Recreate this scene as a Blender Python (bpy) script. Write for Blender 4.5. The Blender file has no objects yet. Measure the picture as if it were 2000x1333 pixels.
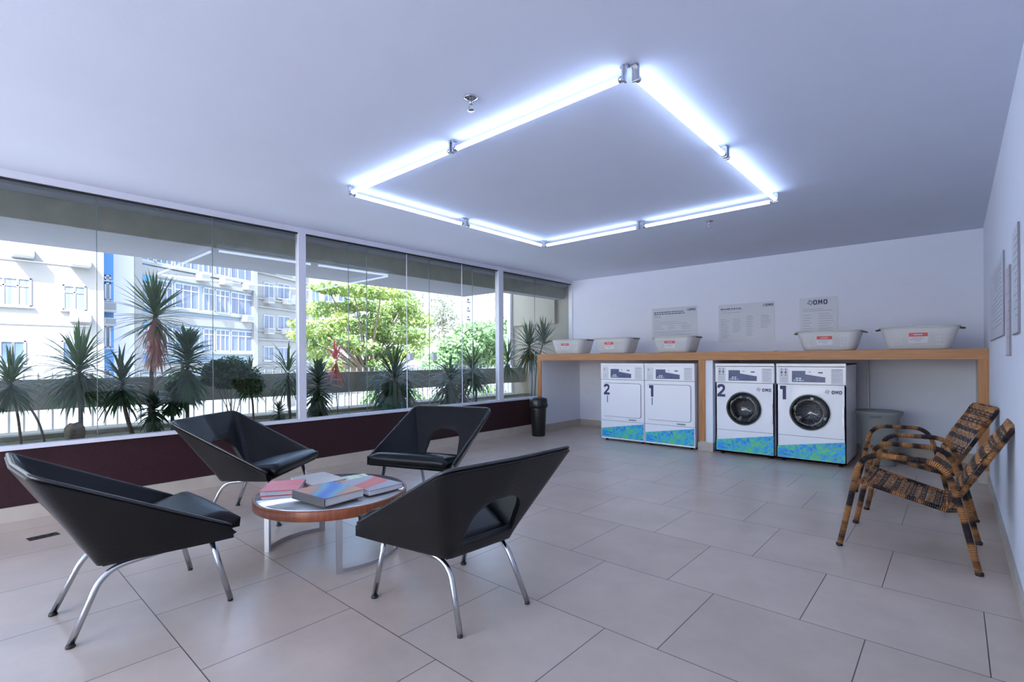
import bpy, bmesh, math, random
import numpy as np
from mathutils import Vector, Matrix

random.seed(7)
C = bpy.context.scene.collection
PI = math.pi

# ------------------------------------------------------------------ camera
FPX, YAW, ROLL, CX, CY = 975.7, math.radians(41.27), math.radians(-.29), 1009.5, 701.9
EYE = np.array([0, 0, 1.15])
_F = np.array([-math.sin(YAW), math.cos(YAW), 0.0])
_R = np.array([math.cos(YAW), math.sin(YAW), 0.0])
_U = np.array([0, 0, 1.0])
_R2 = _R * math.cos(ROLL) + _U * math.sin(ROLL)
_U2 = _U * math.cos(ROLL) - _R * math.sin(ROLL)
cam = bpy.data.cameras.new('camera')
cam.sensor_width = 36
cam.lens = FPX * 36 / 2000
cam.shift_x = -(CX - 1000) / 2000
cam.shift_y = (CY - 666.5) / 2000
cam.clip_start = .02
cam.clip_end = 600
cam_ob = bpy.data.objects.new('camera', cam)
C.objects.link(cam_ob)
M3 = Matrix([[_R2[i], _U2[i], -_F[i]] for i in range(3)])
cam_ob.matrix_world = Matrix.Translation(EYE) @ M3.to_4x4()
bpy.context.scene.camera = cam_ob


def at(u, v, axis, val):
    """surveying helper: where the sight line through a photo point meets the plane axis = val"""
    d = _F + _R2 * (u - CX) / FPX - _U2 * (v - CY) / FPX
    t = (val - EYE[axis]) / d[axis]
    return Vector(EYE + d * t)


def at_line(u, v, P, Q):
    """same, on the vertical plane through the ground points P and Q"""
    d = _F + _R2 * (u - CX) / FPX - _U2 * (v - CY) / FPX
    n = np.array([-(Q[1] - P[1]), Q[0] - P[0], 0])
    t = (n @ (np.array([P[0], P[1], 0]) - EYE)) / (n @ d)
    X = EYE + d * t
    L = math.hypot(Q[0] - P[0], Q[1] - P[1])
    s = ((X[0] - P[0]) * (Q[0] - P[0]) + (X[1] - P[1]) * (Q[1] - P[1])) / L
    return s, X[2]


# ------------------------------------------------------------------ world, sun, exposure
sc = bpy.context.scene
sc.view_settings.view_transform = 'Standard'
sc.view_settings.look = 'None'
sc.view_settings.exposure = 3.14
sc.view_settings.gamma = 1
sc.view_settings.use_curve_mapping = False
w = bpy.data.worlds.new('world')
sc.world = w
w.use_nodes = True
wn = w.node_tree
wn.nodes.clear()
wo = wn.nodes.new('ShaderNodeOutputWorld')
wb = wn.nodes.new('ShaderNodeBackground')
sky = wn.nodes.new('ShaderNodeTexSky')
sky.sky_type = 'NISHITA'
sky.sun_disc = False
sky.sun_elevation = math.radians(49)
sky.sun_rotation = math.radians(141)
sky.air_density = 1.0
sky.dust_density = 2.5
sky.ozone_density = 1.5
wb.inputs['Strength'].default_value = .17
wn.links.new(sky.outputs[0], wb.inputs[0])
wn.links.new(wb.outputs[0], wo.inputs[0])

sun = bpy.data.lights.new('sun', 'SUN')
sun.energy = 5.6
sun.angle = math.radians(.6)
sun.color = (.70, .82, 1)
sun_ob = bpy.data.objects.new('sun', sun)
C.objects.link(sun_ob)
sun_ob.rotation_euler = Vector((-.5, .62, -.93)).to_track_quat('-Z', 'Y').to_euler()
TUBE_STRENGTH = 1.4

# ------------------------------------------------------------------ materials
MATS = {}


def pm(name, color, rough=.5, metal=0.0, spec=.5, var=0.0, var_scale=8.0, bump=0.0, bump_scale=60.0,
       coat=0.0, trans=0.0, stretch=None, color2=None, emis=None, alpha=1.0, sss=0.0):
    m = bpy.data.materials.new(name)
    m.use_nodes = True
    nt = m.node_tree
    b = nt.nodes['Principled BSDF']
    b.inputs['Base Color'].default_value = (*color, 1)
    b.inputs['Roughness'].default_value = rough
    b.inputs['Metallic'].default_value = metal
    b.inputs['Specular IOR Level'].default_value = spec
    b.inputs['Coat Weight'].default_value = coat
    b.inputs['Transmission Weight'].default_value = trans
    b.inputs['Alpha'].default_value = alpha
    if emis:
        b.inputs['Emission Color'].default_value = (*emis[0], 1)
        b.inputs['Emission Strength'].default_value = emis[1]
    tc = nt.nodes.new('ShaderNodeTexCoord')
    mp = nt.nodes.new('ShaderNodeMapping')
    nt.links.new(tc.outputs['Object'], mp.inputs[0])
    if stretch:
        mp.inputs['Scale'].default_value = stretch
    if var > 0 or color2:
        n = nt.nodes.new('ShaderNodeTexNoise')
        n.inputs['Scale'].default_value = var_scale
        n.inputs['Detail'].default_value = 5
        nt.links.new(mp.outputs[0], n.inputs[0])
        r = nt.nodes.new('ShaderNodeValToRGB')
        r.color_ramp.elements[0].position = .3
        r.color_ramp.elements[1].position = .7
        c2 = color2 or tuple(min(1, c * (1 + var)) for c in color)
        c1 = color if color2 else tuple(c * (1 - var) for c in color)
        r.color_ramp.elements[0].color = (*c1, 1)
        r.color_ramp.elements[1].color = (*c2, 1)
        nt.links.new(n.outputs[0], r.inputs[0])
        nt.links.new(r.outputs[0], b.inputs['Base Color'])
    if bump > 0:
        n2 = nt.nodes.new('ShaderNodeTexNoise')
        n2.inputs['Scale'].default_value = bump_scale
        n2.inputs['Detail'].default_value = 4
        nt.links.new(mp.outputs[0], n2.inputs[0])
        bp = nt.nodes.new('ShaderNodeBump')
        bp.inputs['Strength'].default_value = bump
        bp.inputs['Distance'].default_value = .01
        nt.links.new(n2.outputs[0], bp.inputs['Height'])
        nt.links.new(bp.outputs[0], b.inputs['Normal'])
    MATS[name] = m
    return m


M_ceil = pm('ceiling_paint', (.66, .715, .87), .9, var=.015, var_scale=2, bump=.05, bump_scale=120)
M_wall = pm('wall_paint', (.79, .83, .95), .85, var=.01, bump=.04, bump_scale=150)
M_part = pm('partition_paint', (.82, .86, .96), .8, var=.01)
M_maroon = pm('maroon_paint', (.030, .008, .012), .45, spec=.4, var=.25, var_scale=30, bump=.1, bump_scale=200)
M_base = pm('stone_skirting', (.50, .45, .40), .4, var=.08, var_scale=6)
M_alu = pm('white_aluminium', (.74, .76, .86), .35)
M_gasket = pm('black_gasket', (.01, .01, .012), .6)
M_wood = pm('oak_wood', (.38, .155, .055), .42, stretch=(.6, 6, 14), color2=(.54, .255, .10), var_scale=5, bump=.05)
M_woodv = pm('oak_wood_upright', (.38, .155, .055), .42, stretch=(14, 6, .6), color2=(.54, .255, .10), var_scale=5)
M_enamel = pm('white_enamel', (.88, .89, .95), .28, coat=.3)
M_enamel_d = pm('machine_seam', (.22, .22, .28), .5)
M_navy = pm('navy_print', (.035, .032, .13), .5)
M_panelblue = pm('control_panel_blue', (.055, .075, .20), .3, var=.2, var_scale=20)
M_key = pm('pale_keys', (.55, .68, .78), .4)
M_paper = pm('paper', (.70, .71, .76), .6)
M_paper2 = pm('poster_sheet', (.62, .66, .74), .35, var=.02, var_scale=3)
M_ink = pm('grey_ink', (.13, .15, .27), .6)
M_inkl = pm('pale_ink', (.42, .45, .55), .6)
M_inkb = pm('dark_ink', (.05, .05, .14), .6)
M_leather = pm('black_leather', (.004, .0045, .006), .33, spec=.30, bump=.12, bump_scale=90, var=.2, var_scale=4)
M_piping = pm('leather_edge', (.03, .03, .033), .25, spec=.7)
M_chrome = pm('chrome', (.50, .52, .55), .14, metal=1)
M_brushed = pm('brushed_steel', (.55, .56, .6), .3, metal=1)
M_rubber = pm('black_rubber', (.01, .01, .01), .5)
M_black = pm('black_plastic', (.012, .012, .013), .33, bump=.1, bump_scale=40)
M_ring = pm('dark_door_ring', (.006, .008, .010), .22, spec=.35)
M_apron = pm('mahogany_edge', (.20, .052, .022), .35, stretch=(8, 8, 1), color2=(.33, .10, .045), var_scale=6)
M_red = pm('red_cover', (.72, .06, .07), .3, var=.1)
M_redband = pm('red_sticker', (.70, .10, .10), .4)
M_pages = pm('pages', (.72, .70, .72), .7, stretch=(1, 1, 60), var=.12, var_scale=8)
M_tan = pm('tan_cover', (.34, .28, .25), .35, color2=(.50, .40, .34), var_scale=3)
M_greycover = pm('grey_cover', (.11, .105, .10), .5, var=.1)
M_concrete = pm('brownish_concrete', (.38, .36, .30), .9, var=.08, var_scale=4, bump=.2, bump_scale=30)  # one even brownish-olive concrete colour
M_concrete_d = pm('olive_render', (.22, .22, .17), .9, var=.12, var_scale=6, bump=.2, bump_scale=60)
M_soffit = pm('soffit_paint', (.25, .26, .30), .9, var=.03)
M_beige = pm('beige_render', (.30, .275, .215), .9, var=.05, var_scale=3)
M_soil = pm('soil', (.10, .09, .05), .95, color2=(.20, .19, .10), var_scale=9, bump=.8, bump_scale=20)
M_trunk = pm('plant_trunk', (.19, .15, .11), .9, stretch=(1, 1, 6), var=.3, var_scale=20, bump=.5, bump_scale=40)
M_bark = pm('tree_bark', (.13, .10, .07), .9, var=.3, var_scale=10)
M_white_b = pm('white_render', (.165, .165, .16), .9, var=.03, var_scale=1)
M_blue_b = pm('pale_blue_render', (.155, .195, .235), .9, var=.04, var_scale=1)
M_blue_s = pm('strong_blue_render', (.05, .15, .32), .9)
M_grey_b = pm('grey_render', (.33, .33, .40), .9, var=.03, var_scale=1)
M_winglass = pm('far_window_glass', (.05, .07, .11), .15, var=.5, var_scale=.8)
M_curtain = pm('curtained_window', (.05, .065, .10), .6, stretch=(3, 3, .05), color2=(.12, .14, .19), var_scale=3)
M_winframe = pm('window_frame_paint', (.26, .27, .31), .6)
M_fence = pm('white_iron', (.80, .80, .82), .5)
M_ground = pm('bounce_paving', (.50, .48, .45), .95, var=.08, var_scale=.6)  # paving of the added terrace, kept pale to bounce sunlight indoors
M_street = pm('street_paving', (.30, .29, .27), .95, var=.08, var_scale=.6)
M_ac = pm('ac_casing', (.28, .28, .29), .6)
M_acgrille = pm('ac_grille', (.12, .13, .14), .6)


def leafmat(name, c1, c2, rough=.45, scale=3.0):
    m = pm(name, c1, rough, color2=c2, var_scale=scale)
    nt = m.node_tree
    b = nt.nodes['Principled BSDF']
    tr = nt.nodes.new('ShaderNodeBsdfTranslucent')
    tr.inputs[0].default_value = (*[min(1, x * 1.5) for x in c2], 1)
    mx = nt.nodes.new('ShaderNodeMixShader')
    mx.inputs[0].default_value = .3
    nt.links.new(b.outputs[0], mx.inputs[1])
    nt.links.new(tr.outputs[0], mx.inputs[2])
    nt.links.new(mx.outputs[0], nt.nodes['Material Output'].inputs[0])
    return m


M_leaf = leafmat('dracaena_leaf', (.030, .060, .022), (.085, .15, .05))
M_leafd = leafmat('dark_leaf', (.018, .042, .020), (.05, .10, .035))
M_leafy = leafmat('yucca_leaf', (.030, .075, .030), (.07, .16, .05))
M_leafr = leafmat('red_leaf', (.30, .05, .05), (.55, .12, .10))
M_leafdry = leafmat('dry_leaf', (.30, .12, .09), (.55, .28, .22))
M_tree1 = leafmat('yellow_green_foliage', (.04, .10, .025), (.22, .28, .06), .5, 1.6)
M_tree2 = leafmat('mid_green_foliage', (.05, .12, .035), (.17, .26, .11), .5, .8)
M_tree3 = leafmat('grey_green_foliage', (.09, .11, .07), (.20, .21, .14), .6, .8)
M_hedge = leafmat('hedge_foliage', (.03, .08, .02), (.12, .2, .05), .6, 4)


def glass_mat(name, tint=(.93, .95, .95), refl=1.0):
    m = bpy.data.materials.new(name)
    m.use_nodes = True
    nt = m.node_tree
    nt.nodes.clear()
    o = nt.nodes.new('ShaderNodeOutputMaterial')
    t = nt.nodes.new('ShaderNodeBsdfTransparent')
    t.inputs[0].default_value = (*tint, 1)
    g = nt.nodes.new('ShaderNodeBsdfGlossy')
    g.inputs['Roughness'].default_value = 0.0
    f = nt.nodes.new('ShaderNodeFresnel')
    f.inputs['IOR'].default_value = 1.5
    mul = nt.nodes.new('ShaderNodeMath')
    mul.operation = 'MULTIPLY'
    mul.inputs[1].default_value = refl
    mx = nt.nodes.new('ShaderNodeMixShader')
    nt.links.new(f.outputs[0], mul.inputs[0])
    nt.links.new(mul.outputs[0], mx.inputs[0])
    nt.links.new(t.outputs[0], mx.inputs[1])
    nt.links.new(g.outputs[0], mx.inputs[2])
    nt.links.new(mx.outputs[0], o.inputs[0])
    return m


M_glass = glass_mat('window_glass', refl=1.9)
M_doorglass = glass_mat('washer_door_glass', (.55, .57, .60), 1.8)
M_edge = pm('glass_edge', (.16, .21, .21), .2)
M_clearplastic = pm('frosted_plastic', (.80, .80, .80), .4, trans=.0, alpha=.55)
M_smoke = pm('grey_translucent_plastic', (.33, .35, .36), .4, alpha=.72)
M_tabletop = pm('mirror_glass_top', (.72, .75, .78), .03, metal=.6, coat=.6)
M_drum = pm('steel_drum', (.30, .30, .32), .24, metal=1, bump=.6, bump_scale=90)


def tube_emit():
    m = bpy.data.materials.new('lit_tube')
    m.use_nodes = True
    nt = m.node_tree
    nt.nodes.clear()
    o = nt.nodes.new('ShaderNodeOutputMaterial')
    e = nt.nodes.new('ShaderNodeEmission')
    e.inputs[0].default_value = (.52, .66, 1, 1)
    e.inputs[1].default_value = TUBE_STRENGTH
    nt.links.new(e.outputs[0], o.inputs[0])
    return m


M_tube = tube_emit()


def floor_mat():
    m = pm('floor_tiles', (.40, .37, .34), .3)
    nt = m.node_tree
    b = nt.nodes['Principled BSDF']
    tc = nt.nodes.new('ShaderNodeTexCoord')
    mp = nt.nodes.new('ShaderNodeMapping')
    mp.inputs['Location'].default_value = (-.33, 0, 0)
    br = nt.nodes.new('ShaderNodeTexBrick')
    br.offset = .39
    br.offset_frequency = 2
    br.squash = 1
    br.inputs['Scale'].default_value = 1
    br.inputs['Brick Width'].default_value = .61
    br.inputs['Row Height'].default_value = .615
    br.inputs['Mortar Size'].default_value = .0022
    br.inputs['Mortar Smooth'].default_value = .1
    br.inputs['Color1'].default_value = (.56, .475, .41, 1)
    br.inputs['Color2'].default_value = (.62, .53, .465, 1)
    br.inputs['Mortar'].default_value = (.10, .09, .085, 1)
    n = nt.nodes.new('ShaderNodeTexNoise')
    n.inputs['Scale'].default_value = 2.3
    n.inputs['Detail'].default_value = 8
    n.inputs['Roughness'].default_value = .65
    mx = nt.nodes.new('ShaderNodeMix')
    mx.data_type = 'RGBA'
    mx.blend_type = 'MULTIPLY'
    mx.inputs[0].default_value = 1
    rp = nt.nodes.new('ShaderNodeValToRGB')
    rp.color_ramp.elements[0].position = .3
    rp.color_ramp.elements[0].color = (.84, .82, .80, 1)
    rp.color_ramp.elements[1].position = .7
    rp.color_ramp.elements[1].color = (1.08, 1.03, 1.0, 1)
    L = nt.links.new
    L(tc.outputs['Object'], mp.inputs[0])
    L(mp.outputs[0], br.inputs[0])
    L(tc.outputs['Object'], n.inputs[0])
    L(n.outputs[0], rp.inputs[0])
    L(br.outputs[0], mx.inputs[6])
    L(rp.outputs[0], mx.inputs[7])
    L(mx.outputs[2], b.inputs['Base Color'])
    r2 = nt.nodes.new('ShaderNodeMapRange')
    r2.inputs[3].default_value = .24
    r2.inputs[4].default_value = .36
    L(n.outputs[0], r2.inputs[0])
    L(r2.outputs[0], b.inputs['Roughness'])
    bp = nt.nodes.new('ShaderNodeBump')
    bp.inputs['Strength'].default_value = .3
    bp.inputs['Distance'].default_value = .002
    bp.invert = True
    L(br.outputs['Fac'], bp.inputs['Height'])
    L(bp.outputs[0], b.inputs['Normal'])
    return m


M_floor = floor_mat()


def decal_mat():
    m = pm('blue_green_mosaic', (.05, .2, .6), .35)
    nt = m.node_tree
    b = nt.nodes['Principled BSDF']
    tc = nt.nodes.new('ShaderNodeTexCoord')
    v = nt.nodes.new('ShaderNodeTexVoronoi')
    v.distance = 'MANHATTAN'
    v.inputs['Scale'].default_value = 45
    n = nt.nodes.new('ShaderNodeTexNoise')
    n.inputs['Scale'].default_value = 4
    n.inputs['Detail'].default_value = 3
    ad = nt.nodes.new('ShaderNodeMix')
    ad.data_type = 'FLOAT'
    ad.inputs[0].default_value = .35
    sp = nt.nodes.new('ShaderNodeSeparateColor')
    r = nt.nodes.new('ShaderNodeValToRGB')
    r.color_ramp.elements[0].position = .3
    r.color_ramp.elements[0].color = (.02, .17, .80, 1)
    r.color_ramp.elements[1].position = .68
    r.color_ramp.elements[1].color = (.14, .66, .24, 1)
    e = r.color_ramp.elements.new(.48)
    e.color = (.04, .46, .82, 1)
    L = nt.links.new
    L(tc.outputs['Object'], v.inputs[0])
    L(tc.outputs['Object'], n.inputs[0])
    L(v.outputs['Color'], sp.inputs[0])
    L(n.outputs[0], ad.inputs[2])
    L(sp.outputs[0], ad.inputs[3])
    L(ad.outputs[0], r.inputs[0])
    L(r.outputs[0], b.inputs['Base Color'])
    return m


M_decal = decal_mat()


def rattan_mat(name, dark_pos=.5, stripe=260.0, band=9.0, use_uv=True):
    """wrapped cane: fine turns along the tube and long dark / honey stretches"""
    m = pm(name, (.4, .16, .05), .38)
    nt = m.node_tree
    b = nt.nodes['Principled BSDF']
    tc = nt.nodes.new('ShaderNodeTexCoord')
    sx = nt.nodes.new('ShaderNodeSeparateXYZ')
    oi = nt.nodes.new('ShaderNodeObjectInfo')
    nt.links.new(tc.outputs['UV'], sx.inputs[0])
    n = nt.nodes.new('ShaderNodeTexNoise')
    n.noise_dimensions = '2D'
    n.inputs['Scale'].default_value = 1
    n.inputs['Detail'].default_value = 1.5
    cb = nt.nodes.new('ShaderNodeCombineXYZ')
    mu = nt.nodes.new('ShaderNodeMath')
    mu.operation = 'MULTIPLY'
    mu.inputs[1].default_value = band
    L = nt.links.new
    L(sx.outputs[1], mu.inputs[0])
    L(mu.outputs[0], cb.inputs[0])
    L(sx.outputs[2], cb.inputs[1])
    L(cb.outputs[0], n.inputs[0])
    r = nt.nodes.new('ShaderNodeValToRGB')
    r.color_ramp.elements[0].position = dark_pos - .06
    r.color_ramp.elements[0].color = (.028, .012, .012, 1)
    r.color_ramp.elements[1].position = dark_pos + .06
    r.color_ramp.elements[1].color = (.62, .26, .075, 1)
    L(n.outputs[0], r.inputs[0])
    mu2 = nt.nodes.new('ShaderNodeMath')
    mu2.operation = 'MULTIPLY'
    mu2.inputs[1].default_value = stripe * 2.6
    L(sx.outputs[1], mu2.inputs[0])
    si = nt.nodes.new('ShaderNodeMath')
    si.operation = 'SINE'
    L(mu2.outputs[0], si.inputs[0])
    mr = nt.nodes.new('ShaderNodeMapRange')
    mr.inputs[1].default_value = -1
    mr.inputs[3].default_value = .25
    L(si.outputs[0], mr.inputs[0])
    mx = nt.nodes.new('ShaderNodeMix')
    mx.data_type = 'RGBA'
    mx.blend_type = 'MULTIPLY'
    mx.inputs[0].default_value = 1
    L(r.outputs[0], mx.inputs[6])
    L(mr.outputs[0], mx.inputs[7])
    L(mx.outputs[2], b.inputs['Base Color'])
    bp = nt.nodes.new('ShaderNodeBump')
    bp.inputs['Strength'].default_value = .8
    bp.inputs['Distance'].default_value = .003
    L(si.outputs[0], bp.inputs['Height'])
    L(bp.outputs[0], b.inputs['Normal'])
    return m


M_rattan = rattan_mat('wrapped_rattan', .50)
M_weave_d = pm('dark_cane', (.025, .014, .012), .45, stretch=(1, 1, 1), color2=(.08, .045, .03), var_scale=25)
M_weave_l = pm('honey_cane', (.16, .065, .02), .45, color2=(.66, .29, .10), var_scale=18)


def cover_mat(name, cols, scale=3.0, rot=0):
    m = pm(name, cols[0], .42, spec=.3)
    nt = m.node_tree
    b = nt.nodes['Principled BSDF']
    tc = nt.nodes.new('ShaderNodeTexCoord')
    mp = nt.nodes.new('ShaderNodeMapping')
    mp.inputs['Rotation'].default_value = (0, 0, rot)
    wv = nt.nodes.new('ShaderNodeTexWave')
    wv.inputs['Scale'].default_value = scale
    wv.inputs['Distortion'].default_value = 4
    wv.inputs['Detail'].default_value = 2
    r = nt.nodes.new('ShaderNodeValToRGB')
    while len(r.color_ramp.elements) < len(cols):
        r.color_ramp.elements.new(.5)
    for i, c in enumerate(cols):
        r.color_ramp.elements[i].position = i / (len(cols) - 1)
        r.color_ramp.elements[i].color = (*c, 1)
    nt.links.new(tc.outputs['Object'], mp.inputs[0])
    nt.links.new(mp.outputs[0], wv.inputs[0])
    nt.links.new(wv.outputs[0], r.inputs[0])
    nt.links.new(r.outputs[0], b.inputs['Base Color'])
    return m


M_cover_blue = cover_mat('blue_orange_cover', [(.05, .16, .55), (.12, .34, .50), (.26, .26, .26), (.55, .24, .13)], 1.2, .6)
M_cover_red = cover_mat('red_grey_cover', [(.60, .08, .05), (.55, .05, .05), (.40, .28, .33), (.30, .31, .36)], 1.3, .9)
M_cover_green = cover_mat('green_cover', [(.55, .68, .35), (.68, .72, .62), (.40, .55, .30)], 3)


# ------------------------------------------------------------------ mesh helpers
def new_obj(name, bm, m=None, parent=None, smooth=False, loc=None):
    me = bpy.data.meshes.new(name)
    bmesh.ops.recalc_face_normals(bm, faces=bm.faces[:])
    bm.to_mesh(me)
    bm.free()
    if smooth:
        for p in me.polygons:
            p.use_smooth = True
    o = bpy.data.objects.new(name, me)
    C.objects.link(o)
    if m:
        for mm in (m if isinstance(m, (list, tuple)) else [m]):
            me.materials.append(mm)
    if parent:
        o.parent = parent
    if loc is not None:
        o.location = loc
    return o


def tag(o, label=None, cat=None, group=None, kind=None):
    if label: o['label'] = label
    if cat: o['category'] = cat
    if group: o['group'] = group
    if kind: o['kind'] = kind
    return o


def empty(name, loc=(0, 0, 0), rz=0, label=None, cat=None, group=None, kind=None):
    o = bpy.data.objects.new(name, None)
    o.empty_display_size = .1
    C.objects.link(o)
    o.location = loc
    o.rotation_euler = (0, 0, rz)
    return tag(o, label, cat, group, kind)


def box(bm, x0, x1, y0, y1, z0, z1, bevel=0.0, mi=0):
    vs = [bm.verts.new((x, y, z)) for x in (x0, x1) for y in (y0, y1) for z in (z0, z1)]
    idx = [(0, 1, 3, 2), (4, 6, 7, 5), (0, 4, 5, 1), (2, 3, 7, 6), (0, 2, 6, 4), (1, 5, 7, 3)]
    fs = [bm.faces.new([vs[i] for i in f]) for f in idx]
    for f in fs: f.material_index = mi
    if bevel > 0:
        es = list({e for f in fs for e in f.edges})
        bmesh.ops.bevel(bm, geom=es, offset=bevel, segments=2, affect='EDGES', profile=.6)
    return vs


def bx(*a, **k):
    bm = bmesh.new()
    box(bm, *a, **k)
    return bm


def poly_prism(bm, pts, z0, z1):
    """pts: list of (x,y); prism between z0 and z1"""
    a = [bm.verts.new((p[0], p[1], z0)) for p in pts]
    b = [bm.verts.new((p[0], p[1], z1)) for p in pts]
    n = len(pts)
    bm.faces.new(a[::-1])
    bm.faces.new(b)
    for i in range(n):
        bm.faces.new((a[i], a[(i + 1) % n], b[(i + 1) % n], b[i]))


def round_path(pts, r, n=6):
    """polyline with rounded corners"""
    pts = [Vector(p) for p in pts]
    out = [pts[0]]
    for i in range(1, len(pts) - 1):
        a, b, c = pts[i - 1], pts[i], pts[i + 1]
        rr = min(r, (a - b).length * .48, (c - b).length * .48)
        p = b + (a - b).normalized() * rr
        q = b + (c - b).normalized() * rr
        for k in range(n + 1):
            t = k / n
            out.append((1 - t) ** 2 * p + 2 * t * (1 - t) * b + t * t * q)
    out.append(pts[-1])
    return out


def tube(bm, path, r, seg=10, r1=None, cap=True, wz=0.0):
    path = [Vector(p) for p in path]
    uvl = bm.loops.layers.uv.verify()
    rings = []
    nrm = None
    L = 0
    lens = []
    for i, p in enumerate(path):
        if i > 0: L += (p - path[i - 1]).length
        lens.append(L)
    for i, p in enumerate(path):
        d = (path[min(i + 1, len(path) - 1)] - path[max(i - 1, 0)]).normalized()
        if nrm is None:
            nrm = d.orthogonal().normalized()
        nrm = (nrm - d * nrm.dot(d)).normalized()
        bi = d.cross(nrm)
        rad = r if r1 is None else r + (r1 - r) * lens[i] / max(L, 1e-6)
        rings.append([bm.verts.new(p + (nrm * math.cos(2 * PI * k / seg) + bi * math.sin(2 * PI * k / seg)) * rad) for k in range(seg)])
    for i in range(len(rings) - 1):
        for k in range(seg):
            f = bm.faces.new((rings[i][k], rings[i][(k + 1) % seg], rings[i + 1][(k + 1) % seg], rings[i + 1][k]))
            f.smooth = True
            us = (k / seg, (k + 1) / seg, (k + 1) / seg, k / seg)
            vs = (lens[i], lens[i], lens[i + 1], lens[i + 1])
            for lp, uu, vv in zip(f.loops, us, vs):
                lp[uvl].uv = (uu, vv + wz)
    if cap:
        bm.faces.new(rings[0][::-1])
        bm.faces.new(rings[-1])


def lathe(bm, prof, seg=24, cx=0, cy=0, cap=True):
    rings = []
    for (r, z) in prof:
        rings.append([bm.verts.new((cx + r * math.cos(2 * PI * k / seg), cy + r * math.sin(2 * PI * k / seg), z)) for k in range(seg)])
    for i in range(len(rings) - 1):
        for k in range(seg):
            f = bm.faces.new((rings[i][k], rings[i][(k + 1) % seg], rings[i + 1][(k + 1) % seg], rings[i + 1][k]))
            f.smooth = True
    if cap:
        bm.faces.new(rings[0][::-1])
        bm.faces.new(rings[-1])


def text_obj(name, s, size, m, parent, loc, rot, bold=.0, depth=.0008, align='CENTER'):
    cu = bpy.data.curves.new('t', 'FONT')
    cu.body = s
    cu.size = size
    cu.extrude = depth
    cu.offset = bold
    cu.align_x = align
    cu.align_y = 'CENTER'
    cu.resolution_u = 3
    tmp = bpy.data.objects.new('t', cu)
    C.objects.link(tmp)
    dg = bpy.context.evaluated_depsgraph_get()
    me = bpy.data.meshes.new_from_object(tmp.evaluated_get(dg))
    bpy.data.objects.remove(tmp)
    me.materials.clear()
    me.materials.append(m)
    o = bpy.data.objects.new(name, me)
    C.objects.link(o)
    o.parent = parent
    o.location = loc
    o.rotation_euler = rot
    return o


def copy_tree(o, parent=None):
    c = o.copy()
    C.objects.link(c)
    c.parent = parent
    for ch in o.children:
        copy_tree(ch, c)
    return c


def struct(name, bm, m, parent=None, smooth=False):
    return tag(new_obj(name, bm, m, parent, smooth), kind='structure')


# ------------------------------------------------------------------ the room
XL, XR, YB, YF, H = -5.10, .229, 7.27, -4.6, 2.52
struct('floor', bx(XL - .04, XR + .2, YF - .2, YB + .2, -.2, 0), M_floor)
struct('ceiling', bx(XL - .06, XR + .2, YF - .2, YB + .2, H, H + .2), M_ceil)
struct('wall_right', bx(XR, XR + .2, YF - .2, YB + .2, 0, H), M_wall)
struct('wall_back', bx(XL - .05, XR, YB, YB + .2, 0, H), M_wall)
# unseen wall behind the camera; its wide opening is added to let sunlight in
bm = bmesh.new()
box(bm, XL - .05, -4.6, YF - .2, YF, 0, H)
box(bm, -.1, XR, YF - .2, YF, 0, H)
box(bm, -4.6, -.1, YF - .2, YF, 2.4, H)
struct('wall_front', bm, M_wall)
struct('floor_bounce_terrace', bx(XL - .05, 4, -9.5, YF - .2, -.2, -.01), M_ground)  # terrace added out of view, bounces sun into the room
struct('wall_left', bx(XL - .05, XL, YF, YB, .0, .515), M_maroon)
struct('baseboard_left', bx(XL, XL + .018, YF, 6.19, 0, .105), M_base)
struct('baseboard_right', bx(XR - .014, XR, YF, 6.19, 0, .085), M_base)
bm = bmesh.new()
box(bm, -4.92, -2.42, YB - .015, YB, 0, .105)
box(bm, -2.235, .15, YB - .015, YB, 0, .105)
struct('baseboard_back', bm, M_base)
struct('baseboard_front', bx(XL, -4.6, YF, YF + .015, 0, .1), M_base)

# window bands: frame, panes, locks
ZS, ZT = .515, 2.455


def window(n, y0, y1, joints, jl, jr, lock=()):
    wdw = empty('window_%d' % n, (XL, (y0 + y1) / 2, ZS), kind='structure')
    off = (y0 + y1) / 2
    bm = bmesh.new()
    box(bm, -.045, .035, y0 - off, y1 - off, 0, .03)
    box(bm, -.045, .03, y0 - off, y1 - off, ZT + .012 - ZS, H - ZS)
    if jl: box(bm, -.045, .03, y0 - off, y0 + jl - off, .03, ZT + .012 - ZS)
    if jr: box(bm, -.045, .03, y1 - jr - off, y1 - off, .03, ZT + .012 - ZS)
    new_obj('window_frame', bm, M_alu, wdw)
    new_obj('gasket', bx(-.012, .012, y0 + jl - off, y1 - jr - off, ZT - ZS, ZT + .012 - ZS), M_gasket, wdw)
    ys = [y0 + jl] + joints + [y1 - jr]
    for i in range(len(ys) - 1):
        a, b = ys[i], ys[i + 1]
        xo = .0
        bm = bmesh.new()
        vs = [bm.verts.new((xo, y - off, z)) for y, z in ((a + .004, .03), (b - .004, .03), (b - .004, ZT - ZS), (a + .004, ZT - ZS))]
        bm.faces.new(vs)
        pn = new_obj('pane', bm, M_glass, wdw)
        tag(pn, kind='structure')
    for j, y in enumerate(joints):
        e = bmesh.new()
        box(e, -.005, .005, y - .0022 - off, y + .0022 - off, .03, ZT - ZS)
        new_obj('glass_edge', e, M_alu if y in (3.75, 4.67) else M_edge, wdw)
    for y in lock:
        bm = bmesh.new()
        box(bm, -.02, .03, y - .03 - off, y + .03 - off, 1.175 - ZS - .03, 1.175 - ZS + .055, bevel=.006)
        new_obj('lock', bm, M_alu, wdw)
    return wdw


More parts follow.
